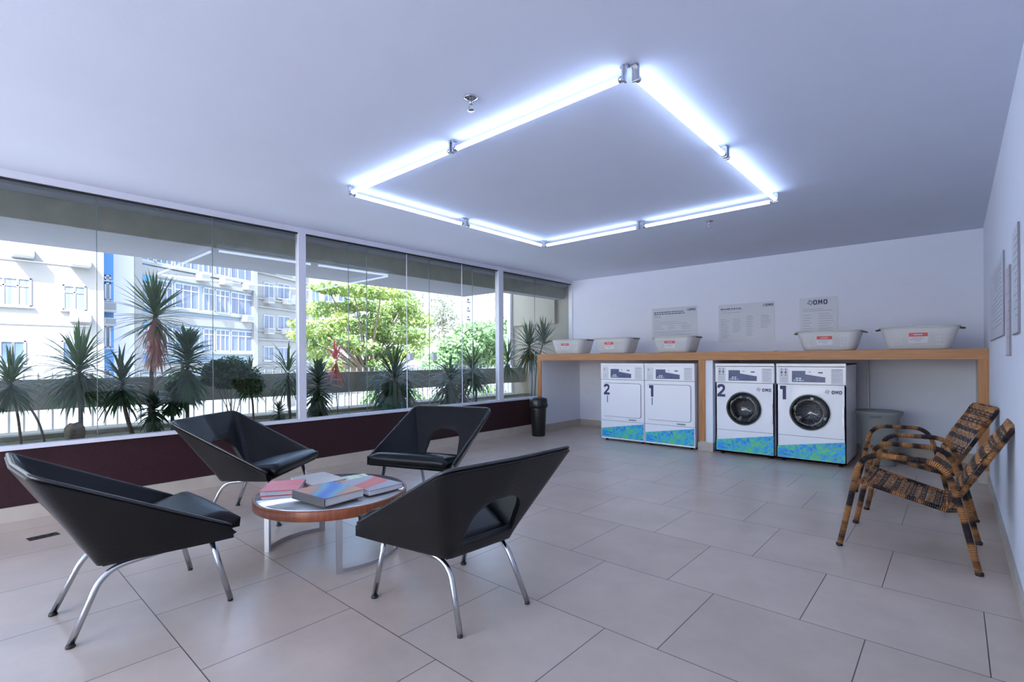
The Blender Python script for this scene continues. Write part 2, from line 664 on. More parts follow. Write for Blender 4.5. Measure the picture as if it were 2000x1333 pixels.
window(1, YF, 2.46, [-3.8, -2.1, -.4, .78, 1.60], .03, .075)
window(2, 2.46, 5.48, [2.96, 3.19, 3.75, 4.10, 4.67, 4.87], 0, .10, lock=(3.80, 4.17))
window(3, 5.48, YB, [6.25], 0, .012)

# ------------------------------------------------------------------ laundry counter
CF = 6.19      # front face of the counter
for i, (x0, x1) in enumerate([(-4.985, -4.92), (-2.408, -2.245)]):
    struct('wall_partition' if i else 'wall_partition', bx(x0, x1, CF + .02, YB, .0, 1.125), M_part)
struct('wall_partition', bx(.165, XR, CF + .02, YB, 0, 1.125), M_part)
bm = bmesh.new()
box(bm, -4.92, -4.905, CF + .02, YB, 0, .105)
box(bm, -2.42, -2.235, CF - .012, YB, 0, .105)
box(bm, .150, XR, CF - .012, YB, 0, .115)
struct('baseboard_counter', bm, M_base)
ct = empty('wooden_counter', (-2.4, CF, 0), label='long oak-coloured counter over the washers and dryers, holding the plastic baskets', cat='counter')
new_obj('worktop', bx(-5.0 + 2.4, XR + 2.4 - .001, 0, YB - CF, 1.125, 1.225, bevel=.003), M_wood, ct)
for x0, x1 in ((-5.0, -4.925), (-2.415, -2.335), (.155, XR - .001)):
    zb = .117 if x0 > -4.9 else 0
    new_obj('post', bx(x0 + 2.4, x1 + 2.4, 0, .02, zb, 1.125), M_woodv, ct)
# ------------------------------------------------------------------ washers and dryers
MZ0, MZ1, MY = .03, 1.085, 6.135
LOGO_R = (PI / 2, 0, 0)


def poly_mesh(name, polys, m, parent, depth=.0012, y=-.002):
    bm = bmesh.new()
    for pts in polys:
        a = [bm.verts.new((p[0], y, p[1])) for p in pts]
        bm.faces.new(a)
    return new_obj(name, bm, m, parent)


def digit_mesh(s, x, z, h, parent, y):
    """heavy number with its own outline; x, z the centre"""
    w_ = h * .62
    if s == '1':
        pts = [(-.34, .5), (.30, .5), (.30, -.5), (-.06, -.5), (-.06, .24), (-.34, .24)]
        polys = [[(x + p[0] * w_, z + p[1] * h) for p in pts]]
    else:
        outer = [(-.5, .22), (-.47, .36), (-.32, .47), (0, .5), (.30, .46), (.45, .34), (.48, .18), (.42, .02), (-.02, -.30), (.5, -.30), (.5, -.5), (-.5, -.5), (-.5, -.34), (.14, .08), (.19, .17), (.16, .25), (0, .29), (-.14, .26), (-.20, .17)]
        polys = [[(x + p[0] * w_, z + p[1] * h) for p in outer]]
    return poly_mesh('number', polys, M_navy, parent, y=y)


def omo(name, x, z, h, parent, y, m=None):
    """the three letters O M O as cut shapes, centred on x, z"""
    polys = []
    w_ = h * .72
    gap = h * .20
    def O(cx):
        out = [(-.5, .3), (-.3, .5), (.3, .5), (.5, .3), (.5, -.3), (.3, -.5), (-.3, -.5), (-.5, -.3)]
        inn = [(-.2, .22), (-.12, .3), (.12, .3), (.2, .22), (.2, -.22), (.12, -.3), (-.12, -.3), (-.2, -.22)]
        for i in range(8):
            j = (i + 1) % 8
            polys.append([(cx + p[0] * w_, z + p[1] * h) for p in (out[i], out[j], inn[j], inn[i])])
    O(x - w_ - gap)
    O(x + w_ + gap)
    mm = [(-.5, -.5), (-.5, .5), (-.22, .5), (0, .08), (.22, .5), (.5, .5), (.5, -.5), (.24, -.5), (.24, .08), (.06, -.26), (-.06, -.26), (-.24, .08), (-.24, -.5)]
    polys.append([(x + p[0] * w_ * 1.05, z + p[1] * h) for p in mm])
    return poly_mesh(name, polys, m or M_navy, parent, y=y)


def sparkle(parent, x, z, s, m=M_navy, y=-.002):
    bm = bmesh.new()
    for k in range(8):
        a = k * PI / 4 + .3
        r0, r1 = s * .35, s * (.8 if k % 2 else 1)
        c, sn = math.cos(a), math.sin(a)
        wd = s * .11
        pts = [(c * r0 - sn * wd, sn * r0 + c * wd), (c * r0 + sn * wd, sn * r0 - c * wd),
               (c * r1 + sn * wd, sn * r1 - c * wd), (c * r1 - sn * wd, sn * r1 + c * wd)]
        bm.faces.new([bm.verts.new((x + p[0], y, z + p[1])) for p in pts])
    return new_obj('logo_star', bm, m, parent)


def front_plate(W, Z0, Z1, cx, cz, R, th=.02, seg=40):
    """front sheet with a round opening"""
    bm = bmesh.new()
    fr, bk = [], []
    # outer points matched to the angles of the circle
    for k in range(seg):
        a = 2 * PI * k / seg
        c, s = math.cos(a), math.sin(a)
        t = []
        if c > 1e-6: t.append((W - cx) / c)
        if c < -1e-6: t.append((0 - cx) / c)
        if s > 1e-6: t.append((Z1 - cz) / s)
        if s < -1e-6: t.append((Z0 - cz) / s)
        tt = min(t)
        fr.append(((cx + c * R, cz + s * R), (cx + c * tt, cz + s * tt)))
    corners = [(W, Z1), (0, Z1), (0, Z0), (W, Z0)]
    inn = [bm.verts.new((p[0][0], 0, p[0][1])) for p in fr]
    out = [bm.verts.new((p[1][0], 0, p[1][1])) for p in fr]
    inb = [bm.verts.new((p[0][0], th, p[0][1])) for p in fr]
    for k in range(seg):
        j = (k + 1) % seg
        o0, o1 = fr[k][1], fr[j][1]
        extra = None
        if abs(o0[0] - o1[0]) > 1e-5 and abs(o0[1] - o1[1]) > 1e-5:
            extra = min(corners, key=lambda q: (q[0] - (o0[0] + o1[0]) / 2) ** 2 + (q[1] - (o0[1] + o1[1]) / 2) ** 2)
        if extra:
            bm.faces.new((inn[k], out[k], bm.verts.new((extra[0], 0, extra[1])), out[j], inn[j]))
        else:
            bm.faces.new((inn[k], out[k], out[j], inn[j]))
        bm.faces.new((inn[k], inn[j], inb[j], inb[k]))
    return bm


def machine(x0, x1, washer, digit, label, group):
    W = x1 - x0
    Hh = MZ1 - MZ0
    t = empty('washing_machine' if washer else 'tumble_dryer', (x0, MY, 0), label=label, cat='washing machine' if washer else 'dryer', group=group)
    X = lambda f: f * W
    Z = lambda f: MZ1 - f * Hh
    zs = Z(.215)
    zc, R = Z(.50), .178
    bm = bmesh.new()
    D = .72
    box(bm, 0, W, .0 if not washer else D - .02, D, MZ0, MZ1) if not washer else None
    if washer:
        box(bm, 0, W, D - .02, D, MZ0, MZ1)
        box(bm, 0, .015, 0, D, MZ0, MZ1)
        box(bm, W - .015, W, 0, D, MZ0, MZ1)
        box(bm, 0, W, 0, D, MZ1 - .015, MZ1)
        box(bm, 0, W, 0, D, MZ0, MZ0 + .015)
    body = new_obj('body', bm, M_enamel, t)
    for fx in (.06, W - .06):
        for fy in (.06, D - .06):
            b2 = bmesh.new()
            lathe(b2, [(.022, 0), (.022, .012), (.012, .015), (.012, MZ0)], 12, fx, fy)
            new_obj('foot', b2, M_rubber, t)
    # fascia with the controls, and its seam
    new_obj('control_fascia', bx(.003, W - .003, -.008, 0, zs + .003, Z(.035), bevel=.002), M_enamel, t)
    new_obj('top_cap', bx(0, W, -.012, 0, Z(.03), MZ1, bevel=.003), M_enamel, t)
    fy = -.0085
    b2 = bmesh.new()
    zt, zb = Z(.075), Z(.19)
    pts = [(.24, zt), (.438, zt), (.438, Z(.11)), (.72, Z(.138)), (.72, zb), (.24, zb)]
    b2.faces.new([b2.verts.new((X(p[0]), fy - .001, p[1])) for p in pts])
    cp = new_obj('control_panel', b2, M_panelblue, t)
    b2 = bmesh.new()
    for kx in (.30, .345):
        for kz in (.145, .165):
            box(b2, X(kx), X(kx + .033), fy - .004, fy - .001, Z(kz + .015), Z(kz))
    box(b2, X(.265), X(.29), fy - .004, fy - .001, Z(.178), Z(.167))
    box(b2, X(.39), X(.415), fy - .003, fy - .001, Z(.178), Z(.170))
    new_obj('keypad', b2, M_key, cp)
    # instruction stickers on the fascia
    stk2 = new_obj('sticker', bx(X(.05), X(.185), fy - .0008, fy, Z(.205), Z(.05)), M_paper, t)
    stk = new_obj('sticker', bx(X(.80), X(.96), fy - .0008, fy, Z(.205), Z(.055)), M_paper, t)
    b2 = bmesh.new()
    for k in range(9):
        z = Z(.062 + .0155 * k)
        box(b2, X(.815), X(.945 - .02 * (k % 3)), fy - .0014, fy - .0008, z - .0012, z + (.003 if k == 0 else .0005))
    new_obj('print', b2, M_ink, stk)
    b2 = bmesh.new()
    for k in range(4):
        z = Z(.145 + .015 * k)
        box(b2, X(.065), X(.165 - .015 * (k % 2)), fy - .0014, fy - .0008, z - .0015, z)
    new_obj('print', b2, M_ink, stk2)
    b2 = bmesh.new()
    if washer:
        for gx in (.085, .145):     # two small goblet-like arrows
            cxx = X(gx)
            for pts in ([(-.012, .0), (.012, .0), (.002, -.022), (-.002, -.022)], [(-.0018, .04), (.004, .04), (.0018, 0), (-.0018, 0)],
                        [(-.0015, -.02), (.0015, -.02), (.0015, -.04), (-.0015, -.04)], [(-.011, -.038), (.011, -.038), (.011, -.043), (-.011, -.043)]):
                b2.faces.new([b2.verts.new((cxx + p[0], fy - .0014, Z(.085) + p[1])) for p in pts])
    else:
        box(b2, X(.085), X(.098), fy - .0014, fy - .0008, Z(.09), Z(.07))
    new_obj('symbol', b2, M_inkb, stk2)
    new_obj('small_logo', bx(X(.62), X(.685), fy - .001, fy, Z(.098), Z(.086)), M_navy, t)
    new_obj('indicator_light', bx(X(.49), X(.515), fy - .001, fy, Z(.09), Z(.083)), M_ink, t)
    # seam under the fascia
    new_obj('seam', bx(0, W, -.0025, 0, zs - .003, zs + .003), M_enamel_d, t)
    if washer:
        b2 = front_plate(W, MZ0 + .0, zs - .003, W * .495, zc, R)
        new_obj('front_panel', b2, M_enamel, t)
        door = empty('door', (W * .495, 0, zc))
        door.parent = t
        b2 = bmesh.new()      # dark door ring
        prof = [(R + .010, 0), (R + .012, -.012), (R + .004, -.024), (R - .006, -.026), (R - .012, -.018), (R - .012, .0)]
        rings = []
        for (r, yy) in prof:
            rings.append([b2.verts.new((r * math.cos(2 * PI * k / 48), yy, r * math.sin(2 * PI * k / 48))) for k in range(48)])
        for i in range(len(rings) - 1):
            for k in range(48):
                f = b2.faces.new((rings[i][k], rings[i][(k + 1) % 48], rings[i + 1][(k + 1) % 48], rings[i + 1][k]))
                f.smooth = True
        new_obj('door_ring', b2, M_ring, door)
        b2 = bmesh.new()      # chrome line around the ring
        tube(b2, [((R + .018) * math.cos(2 * PI * k / 48), -.004, (R + .018) * math.sin(2 * PI * k / 48)) for k in range(49)], .004, 6, cap=False)
        new_obj('trim_ring', b2, M_chrome, door)
        b2 = bmesh.new()      # bulging glass
        rings = []
        for (r, yy) in [(R - .011, -.016), (R - .03, -.03), (R * .72, -.036), (R * .62, .02), (R * .5, .06), (R * .3, .075), (.001, .08)]:
            rings.append([b2.verts.new((r * math.cos(2 * PI * k / 40), yy, r * math.sin(2 * PI * k / 40))) for k in range(40)])
        for i in range(len(rings) - 1):
            for k in range(40):
                f = b2.faces.new((rings[i][k], rings[i][(k + 1) % 40], rings[i + 1][(k + 1) % 40], rings[i + 1][k]))
                f.smooth = True
        new_obj('door_glass', b2, M_doorglass, door)
        b2 = bmesh.new()      # steel drum with three lifters
        rings = []
        for (r, yy) in [(R - .004, .02), (R + .02, .06), (R + .05, .12), (R + .05, .45), (.001, .47)]:
            rings.append([b2.verts.new((W * .495 + r * math.cos(2 * PI * k / 32), yy, zc + r * math.sin(2 * PI * k / 32))) for k in range(32)])
        for i in range(len(rings) - 1):
            for k in range(32):
                b2.faces.new((rings[i][k], rings[i][(k + 1) % 32], rings[i + 1][(k + 1) % 32], rings[i + 1][k]))
        drum = new_obj('drum', b2, M_drum, t)
        for k in range(3):
            a = PI / 2 + k * 2 * PI / 3 + (.5 if digit == '2' else 0)
            b2 = bmesh.new()
            c, s = math.cos(a), math.sin(a)
            R1, R2 = R + .045, R - .05
            pts = [(-.03, R1), (.03, R1), (.012, R2), (-.012, R2)]
            v0 = [b2.verts.new((W * .495 + c * q - s * p, .12, zc + s * q + c * p)) for p, q in pts]
            v1 = [b2.verts.new((W * .495 + c * q - s * p, .44, zc + s * q + c * p)) for p, q in pts]
            b2.faces.new(v0)
            b2.faces.new(v1[::-1])
            for i in range(4):
                b2.faces.new((v0[i], v0[(i + 1) % 4], v1[(i + 1) % 4], v1[i]))
            new_obj('lifter', b2, M_brushed, drum)
        new_obj('handle', bx(X(.955), X(.972), -.014, 0, Z(.65), Z(.43), bevel=.003), M_brushed, t)
        new_obj('seam', bx(X(.02), X(.98), -.002, 0, Z(.752), Z(.748)), M_enamel_d, t)
        omo('brand_name', X(.875), Z(.287), .036, t, -.003)
        sparkle(t, X(.745), Z(.283), .024)
        dz, dx = .30, .105
    else:
        # flat door with rounded corners
        bmd = bmesh.new()
        xa, xb, za, zb2 = X(.055), X(.925), Z(.70), Z(.265)
        def rr(bm_, xa, xb, za, zb2, r, y0, y1):
            pts = []
            for (cx, cz, a0) in ((xb - r, zb2 - r, 0), (xa + r, zb2 - r, PI / 2), (xa + r, za + r, PI), (xb - r, za + r, 1.5 * PI)):
                for k in range(6):
                    a = a0 + k * PI / 10
                    pts.append((cx + r * math.cos(a), cz + r * math.sin(a)))
            f0 = [bm_.verts.new((p[0], y0, p[1])) for p in pts]
            f1 = [bm_.verts.new((p[0], y1, p[1])) for p in pts]
            bm_.faces.new(f0)
            for i in range(len(pts)):
                j = (i + 1) % len(pts)
                bm_.faces.new((f0[i], f1[i], f1[j], f0[j]))
        rr(bmd, xa - .006, xb + .006, za - .006, zb2 + .006, .035, -.001, 0)
        dr = new_obj('door', bmd, M_enamel_d, t)
        bmd = bmesh.new()
        rr(bmd, xa, xb, za, zb2, .03, -.014, -.001)
        new_obj('door_panel', bmd, M_enamel, dr)
        new_obj('door_handle', bx(X(.66), X(.82), -.014, 0, Z(.74), Z(.727), bevel=.002), M_enamel_d, t)
        new_obj('seam', bx(X(.0), X(1), -.002, 0, Z(.762), Z(.758)), M_enamel_d, t)
        new_obj('hinge_mark', bx(X(.155), X(.175), -.0155, -.0145, Z(.52), Z(.43)), M_ink, t)
        dz, dx = .34, .15
    digit_mesh(digit, X(dx), Z(dz + .005), 0.152, t, -.0155 if not washer else -.003)
    # blue and green sticker along the foot
    b2 = bmesh.new()
    pts = [(.012, Z(.868)), (.985, Z(.775)), (.985, Z(.982)), (.012, Z(.982))]
    a = [b2.verts.new((X(p[0]), -.003, p[1])) for p in pts]
    b = [b2.verts.new((X(p[0]), -.0005, p[1])) for p in pts]
    b2.faces.new(a)
    for i in range(4):
        b2.faces.new((a[i], b[i], b[(i + 1) % 4], a[(i + 1) % 4]))
    tag(new_obj('decal', b2, M_decal, t), label='blue and green mosaic sticker')
    return t


machine(-3.79, -3.125, False, '2', 'white dryer marked 2 with square door, leftmost of the machines', None)
machine(-3.115, -2.44, False, '1', 'white dryer marked 1 with square door, left of the middle counter post', None)
machine(-2.185, -1.53, True, '2', 'white front-loading washer marked 2, right of the middle counter post', None)
machine(-1.51, -.85, True, '1', 'white front-loading washer marked 1, rightmost of the machines', None)


# ------------------------------------------------------------------ plastic laundry baskets
def basket(x, y, L, Wd, h, rz, label, z0=1.225):
    t = empty('laundry_basket', (x, y, z0), rz, label, 'basket', 'clear plastic baskets on the counter')
    bm = bmesh.new()

    def ring(sc_, z, n=8, off=0.0):
        a, b = L / 2 * sc_ + off, Wd / 2 * sc_ + off
        r = min(a, b) * .42
        pts = []
        for (cx, cy, a0) in ((a - r, b - r, 0), (-a + r, b - r, PI / 2), (-a + r, -b + r, PI), (a - r, -b + r, 1.5 * PI)):
            for k in range(n):
                an = a0 + k * PI / 2 / (n - 1)
                pts.append(bm.verts.new((cx + r * math.cos(an), cy + r * math.sin(an), z)))
        return pts
    levels = [(.72, .0), (.78, .012), (.84, h * .25), (.88, h * .45), (.92, h * .65), (.965, h * .86), (.97, h * .965)]
    rings = [ring(s, z) for s, z in levels]
    rim = ring(1, h * .97, off=.006)
    rim2 = ring(1, h, off=.004)
    rim3 = ring(.965, h, off=0)
    bm.faces.new(rings[0][::-1])
    allr = rings + [rim, rim2, rim3]
    for i in range(len(allr) - 1):
        n = len(allr[i])
        for k in range(n):
            # rows of ventilation holes on the short sides
            f = bm.faces.new((allr[i][k], allr[i][(k + 1) % n], allr[i + 1][(k + 1) % n], allr[i + 1][k]))
            f.smooth = True
    bk = new_obj('body', bm, M_clearplastic, t)
    so = bk.modifiers.new('s', 'SOLIDIFY')
    so.thickness = .002
    # holes: small pale bosses near both ends
    bm = bmesh.new()
    bm.from_mesh(bk.data)
    for sx in (-1, 1):
        for i in range(3):
            for j in range(4):
                zz = h * (.22 + .16 * j)
                fx = L / 2 * (.62 + .0 * j) - .028 * i
                fy = -Wd / 2 * (.80 + .20 * zz / h) + .004
                box(bm, sx * fx - .006, sx * fx + .006, fy - .004, fy + .001, zz - .005, zz + .005, mi=1)
    bm.to_mesh(bk.data)
    bm.free()
    bk.data.materials.append(M_paper)
    for s in (-1, 1):
        bm = bmesh.new()
        xx = s * L / 2
        tube(bm, round_path([(xx, -.06, h * .93), (xx + s * .035, -.06, h * .9), (xx + s * .035, .06, h * .9), (xx, .06, h * .93)], .02, 4), .008, 8)
        tag(new_obj('handle', bm, M_greycover, t), label='grey handle grip')
    # red and white sticker on the long side
    sx = 0.0 if L > .6 else -.02
    bm = bmesh.new()
    def sheet(bm_, x0_, x1_, za, zb, e):
        def yy(z): return -Wd / 2 * (.765 + .205 * z / h) - e
        vs = [bm_.verts.new((a_, yy(b_), b_)) for a_, b_ in ((x0_, za), (x1_, za), (x1_, zb), (x0_, zb))]
        bm_.faces.new(vs)
    sheet(bm, sx - .075, sx + .075, h * .28, h * .72, .006)
    st = new_obj('sticker', bm, M_paper, t)
    bm = bmesh.new()
    sheet(bm, sx - .073, sx + .073, h * .56, h * .72, .0075)
    new_obj('red_band', bm, M_redband, st)
    bm = bmesh.new()
    sheet(bm, sx - .035, sx + .035, h * .62, h * .66, .009)
    new_obj('white_print', bm, M_paper, st)
    bm = bmesh.new()
    for k, (a_, b_) in enumerate(((-.05, .05), (-.06, .03), (-.02, .02))):
        sheet(bm, sx + a_, sx + b_, h * (.48 - .06 * k), h * (.495 - .06 * k), .0075)
    new_obj('print', bm, M_ink, st)
    return t


bs = [(-4.47, 6.42, .60, .40, .225, 0, 'clear plastic laundry basket at the window end of the counter'),
      (-3.70, 6.42, .60, .40, .225, 0, 'clear plastic laundry basket over dryer 2, second from the window'),
      (-2.79, 6.42, .56, .40, .215, 0, 'clear plastic laundry basket in front of the leftmost wall notice'),
      (-1.04, 6.42, .60, .40, .215, 0, 'clear plastic laundry basket above washer 1, below the narrow notice'),
      (-.275, 6.42, .62, .40, .225, .02, 'clear plastic laundry basket nearest the right wall')]
for b in bs: basket(*b)
o = new_obj('flat_tray', bx(-.2, .2, -.12, .12, 0, .012, bevel=.004), M_greycover, None, loc=(-1.78, 6.45, 1.225))
o.data.materials[0] = M_clearplastic
tag(o, 'thin flat grey tray lying on the counter between the two middle baskets', 'tray')


# ------------------------------------------------------------------ notices on the walls
def notice(x0, x1, z0, z1, label, blocks, logo, head, y=YB - .001, cat='notice'):
    W, Hh = x1 - x0, z1 - z0
    t = empty('wall_notice', (x0, y, z0), 0, label, cat, 'notices above the counter')
    new_obj('sheet', bx(0, W, -.004, 0, 0, Hh), M_paper2, t)
    bm = bmesh.new()
    rnd = random.Random(x0)
    for (fx0, fx1, fz0, fz1, rows) in blocks:
        for k in range(rows):
            z = Hh * (fz1 - (fz1 - fz0) * k / max(1, rows - 1))
            e = fx0 + (fx1 - fx0) * rnd.uniform(.6, 1)
            box(bm, W * fx0, W * e, -.0048, -.004, z - .0016, z + .0016)
    new_obj('print', bm, M_ink, t)
    if head:
        bm = bmesh.new()
        for (fx0, fx1, fz) in head:
            x = fx0
            while x < fx1:
                wd = rnd.uniform(.02, .075)
                box(bm, W * x, W * min(x + wd, fx1), -.005, -.004, Hh * fz - .007, Hh * fz + .006)
                x += wd + .012
        new_obj('heading', bm, M_inkb, t)
    lx, lz, ls = logo
    omo('brand_name', W * lx, Hh * lz, ls * .72, t, -.0055)
    sparkle(t, W * lx - ls * 1.30, Hh * lz, ls * .45, y=-.0055)
    return t


notice(-3.56, -2.85, 1.43, 1.925, 'landscape wall notice behind the basket, nearest the window',
       [(.05, .28, .70, .76, 3), (.05, .2, .60, .62, 1), (.05, .9, .50, .56, 2), (.05, .32, .34, .44, 3), (.38, .56, .34, .44, 3), (.66, .95, .34, .44, 3), (.05, .9, .16, .26, 3)],
       (.90, .90, .052), [(.05, .72, .865), (.05, .74, .81)])
notice(-2.54, -1.81, 1.375, 1.905, 'landscape wall notice with two columns of small text, middle of the three',
       [(.04, .6, .78, .84, 2), (.04, .22, .12, .60, 12), (.27, .45, .27, .60, 8), (.52, .66, .16, .66, 12), (.77, .95, .36, .66, 8)],
       (.92, .92, .05), [(.04, .42, .88)])
notice(-1.51, -1.095, 1.385, 1.915, 'narrow portrait wall notice with a dark logo at its top centre',
       [(.08, .96, .68, .72, 2), (.08, .34, .20, .58, 7), (.52, .98, .20, .60, 8)],
       (.56, .88, .085), None)


def side_notice(y0, y1, z0, z1, label, m, lines):
    t = empty('wall_notice', (XR - .001, y0, z0), 0, label, 'notice', 'notices on the right wall')
    W, Hh = y1 - y0, z1 - z0
    new_obj('sheet', bx(-.006, 0, 0, W, 0, Hh), m, t)
    bm = bmesh.new()
    rnd = random.Random(y0)
    for k in range(lines):
        z = Hh * (.9 - .8 * k / lines)
        box(bm, -.007, -.006, W * .1, W * rnd.uniform(.4, .9), z - .003, z + .002)
    new_obj('print', bm, M_inkl, t)
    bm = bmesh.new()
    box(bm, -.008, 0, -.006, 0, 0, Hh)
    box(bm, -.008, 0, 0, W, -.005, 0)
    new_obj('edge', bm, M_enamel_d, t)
    return t


side_notice(4.25, 5.75, 1.285, 1.80, 'wide sheet of text on the right wall, nearest the counter', M_paper2, 14)
side_notice(3.80, 4.05, 1.16, 1.65, 'narrow hanging strip on the right wall between two larger sheets', pm('pinkish_sheet', (.62, .55, .62), .5), 8)
side_notice(3.30, 3.62, 1.265, 1.78, 'sheet of text on the right wall, nearest the camera', M_paper2, 12)

# ------------------------------------------------------------------ bins
t = empty('waste_bin', (-4.70, 5.84, 0), label='black lidded plastic waste bin at the left end of the counter', cat='bin')
bm = bmesh.new()
lathe(bm, [(.095, 0), (.10, .01), (.118, .40), (.12, .44)], 24)
new_obj('body', bm, M_black, t)
bm = bmesh.new()
lathe(bm, [(.132, .42), (.136, .46), (.134, .53), (.125, .56), (.06, .575), (.002, .577)], 24)
new_obj('lid', bm, M_black, t)
new_obj('handle', bx(.125, .155, -.03, .03, .45, .485, bevel=.006), M_black, t)
t = empty('clear_bin', (-.62, 6.62, 0), label='translucent grey bin on the floor under the right end of the counter', cat='bin')
bm = bmesh.new()
lathe(bm, [(.145, 0), (.15, .01), (.18, .50), (.205, .535), (.215, .56), (.21, .575), (.17, .56), (.165, .50), (.14, .03)], 28)
new_obj('body', bm, M_smoke, t, smooth=True)
new_obj('handle', bx(-.06, .04, -.212, -.195, .515, .53, bevel=.003), M_greycover, t)
# white hose hanging behind the bin
bm = bmesh.new()
tube(bm, [(-.78, 7.2, 1.12), (-.78, 7.21, .6), (-.77, 7.2, .12)], .012, 8)
tag(new_obj('drain_hose', bm, M_enamel), 'thin white pipe on the back wall beside washer 1', 'pipe')

# ------------------------------------------------------------------ fluorescent tubes on the ceiling
X0, X1, Y0, Y1, ZTB = -3.58, -1.115, 2.09, 4.56, 2.462
TL = 1.175


def make_tube():
    t = empty('fluorescent_tube')
    bm = bmesh.new()
    tube(bm, [(-TL / 2 + .02, 0, 0), (TL / 2 - .02, 0, 0)], .0145, 12)
    new_obj('lamp', bm, M_tube, t)
    for s in (-1, 1):
        bm = bmesh.new()
        x = s * TL / 2
        tube(bm, [(x - s * .022, 0, 0), (x, 0, 0)], .0155, 12)
        box(bm, min(x, x + s * .012), max(x, x + s * .012), -.018, .018, -.018, H - ZTB - .001, bevel=.003)
        box(bm, min(x - s * .01, x + s * .03), max(x - s * .01, x + s * .03), -.012, .012, H - ZTB - .012, H - ZTB - .001)
        new_obj('lamp_holder', bm, M_brushed, t)
    return t


tp = make_tube()
m = TL / 2 + .035
c0 = .028
tubes = [
    ((X0 + c0 + TL / 2, Y0, 0), 'lit ceiling tube on the window-side half of the side nearest the camera'),
    ((X1 - c0 - TL / 2 - .02, Y0, 0), 'lit ceiling tube on the right half of the side nearest the camera'),
    ((X0 + c0 + TL / 2, Y1, 0), 'lit ceiling tube on the window-side half of the side nearest the counter'),
    ((X1 - c0 - TL / 2, Y1, 0), 'lit ceiling tube on the right half of the side nearest the counter'),
    ((X0, Y0 + c0 + TL / 2, 1), 'lit ceiling tube on the window side, the half nearer the camera'),
    ((X0, Y1 - c0 - TL / 2, 1), 'lit ceiling tube on the window side, the half nearer the counter'),
    ((X1, Y0 + c0 + TL / 2 + .01, 1), 'lit ceiling tube on the right side, the half nearer the camera'),
    ((X1, Y1 - c0 - TL / 2, 1), 'lit ceiling tube on the right side, the half nearer the counter')]
for i, ((x, y, r), lab) in enumerate(tubes):
    o = tp if i == 0 else copy_tree(tp)
    o.location = (x, y, ZTB)
    o.rotation_euler = (0, 0, r * PI / 2)
    tag(o, lab, 'ceiling light', 'fluorescent tubes laid out in a square')

for (x, y, lab) in ((-1.90, 1.81, 'steel fire sprinkler on the ceiling outside the tube square, near the camera'),
                    (-1.84, 5.02, 'small steel fire sprinkler on the ceiling between the tubes and back wall')):
    t = empty('fire_sprinkler', (x, y, H), label=lab, cat='sprinkler', group='sprinklers on the ceiling')
    bm = bmesh.new()
    lathe(bm, [(.038, 0), (.036, -.006), (.014, -.012), (.012, -.012)], 20)
    new_obj('rosette', bm, M_chrome, t)
    bm = bmesh.new()
    tube(bm, [(0, 0, -.01), (0, 0, -.035)], .009, 10)
    tube(bm, round_path([(-.006, 0, -.03), (-.014, 0, -.045), (0, 0, -.062)], .006, 4), .003, 6)
    tube(bm, round_path([(.006, 0, -.03), (.014, 0, -.045), (0, 0, -.062)], .006, 4), .003, 6)
    new_obj('head', bm, M_brushed, t)
    bm = bmesh.new()
    lathe(bm, [(.004, -.06), (.020, -.064), (.021, -.067), (.004, -.068)], 16)
    new_obj('deflector', bm, M_brushed, t)

# floor socket plate by the window wall
t = empty('floor_socket', (-4.50, .41, 0), math.radians(8), 'dark metal floor socket plate near the maroon window wall', 'floor socket')
new_obj('plate', bx(-.038, .038, -.075, .075, 0, .004, bevel=.001), M_brushed, t)
t.children[0].data.materials[0] = pm('dark_plate', (.10, .10, .12), .35, metal=.8)
bm = bmesh.new()
for y in (-.04, 0, .04):
    lathe(bm, [(.016, .004), (.014, .0065), (.002, .0065)], 12, 0, y)
new_obj('outlets', bm, M_rubber, t)


# ------------------------------------------------------------------ black shell lounge chairs
def lerp(a, b, t): return a + (b - a) * t


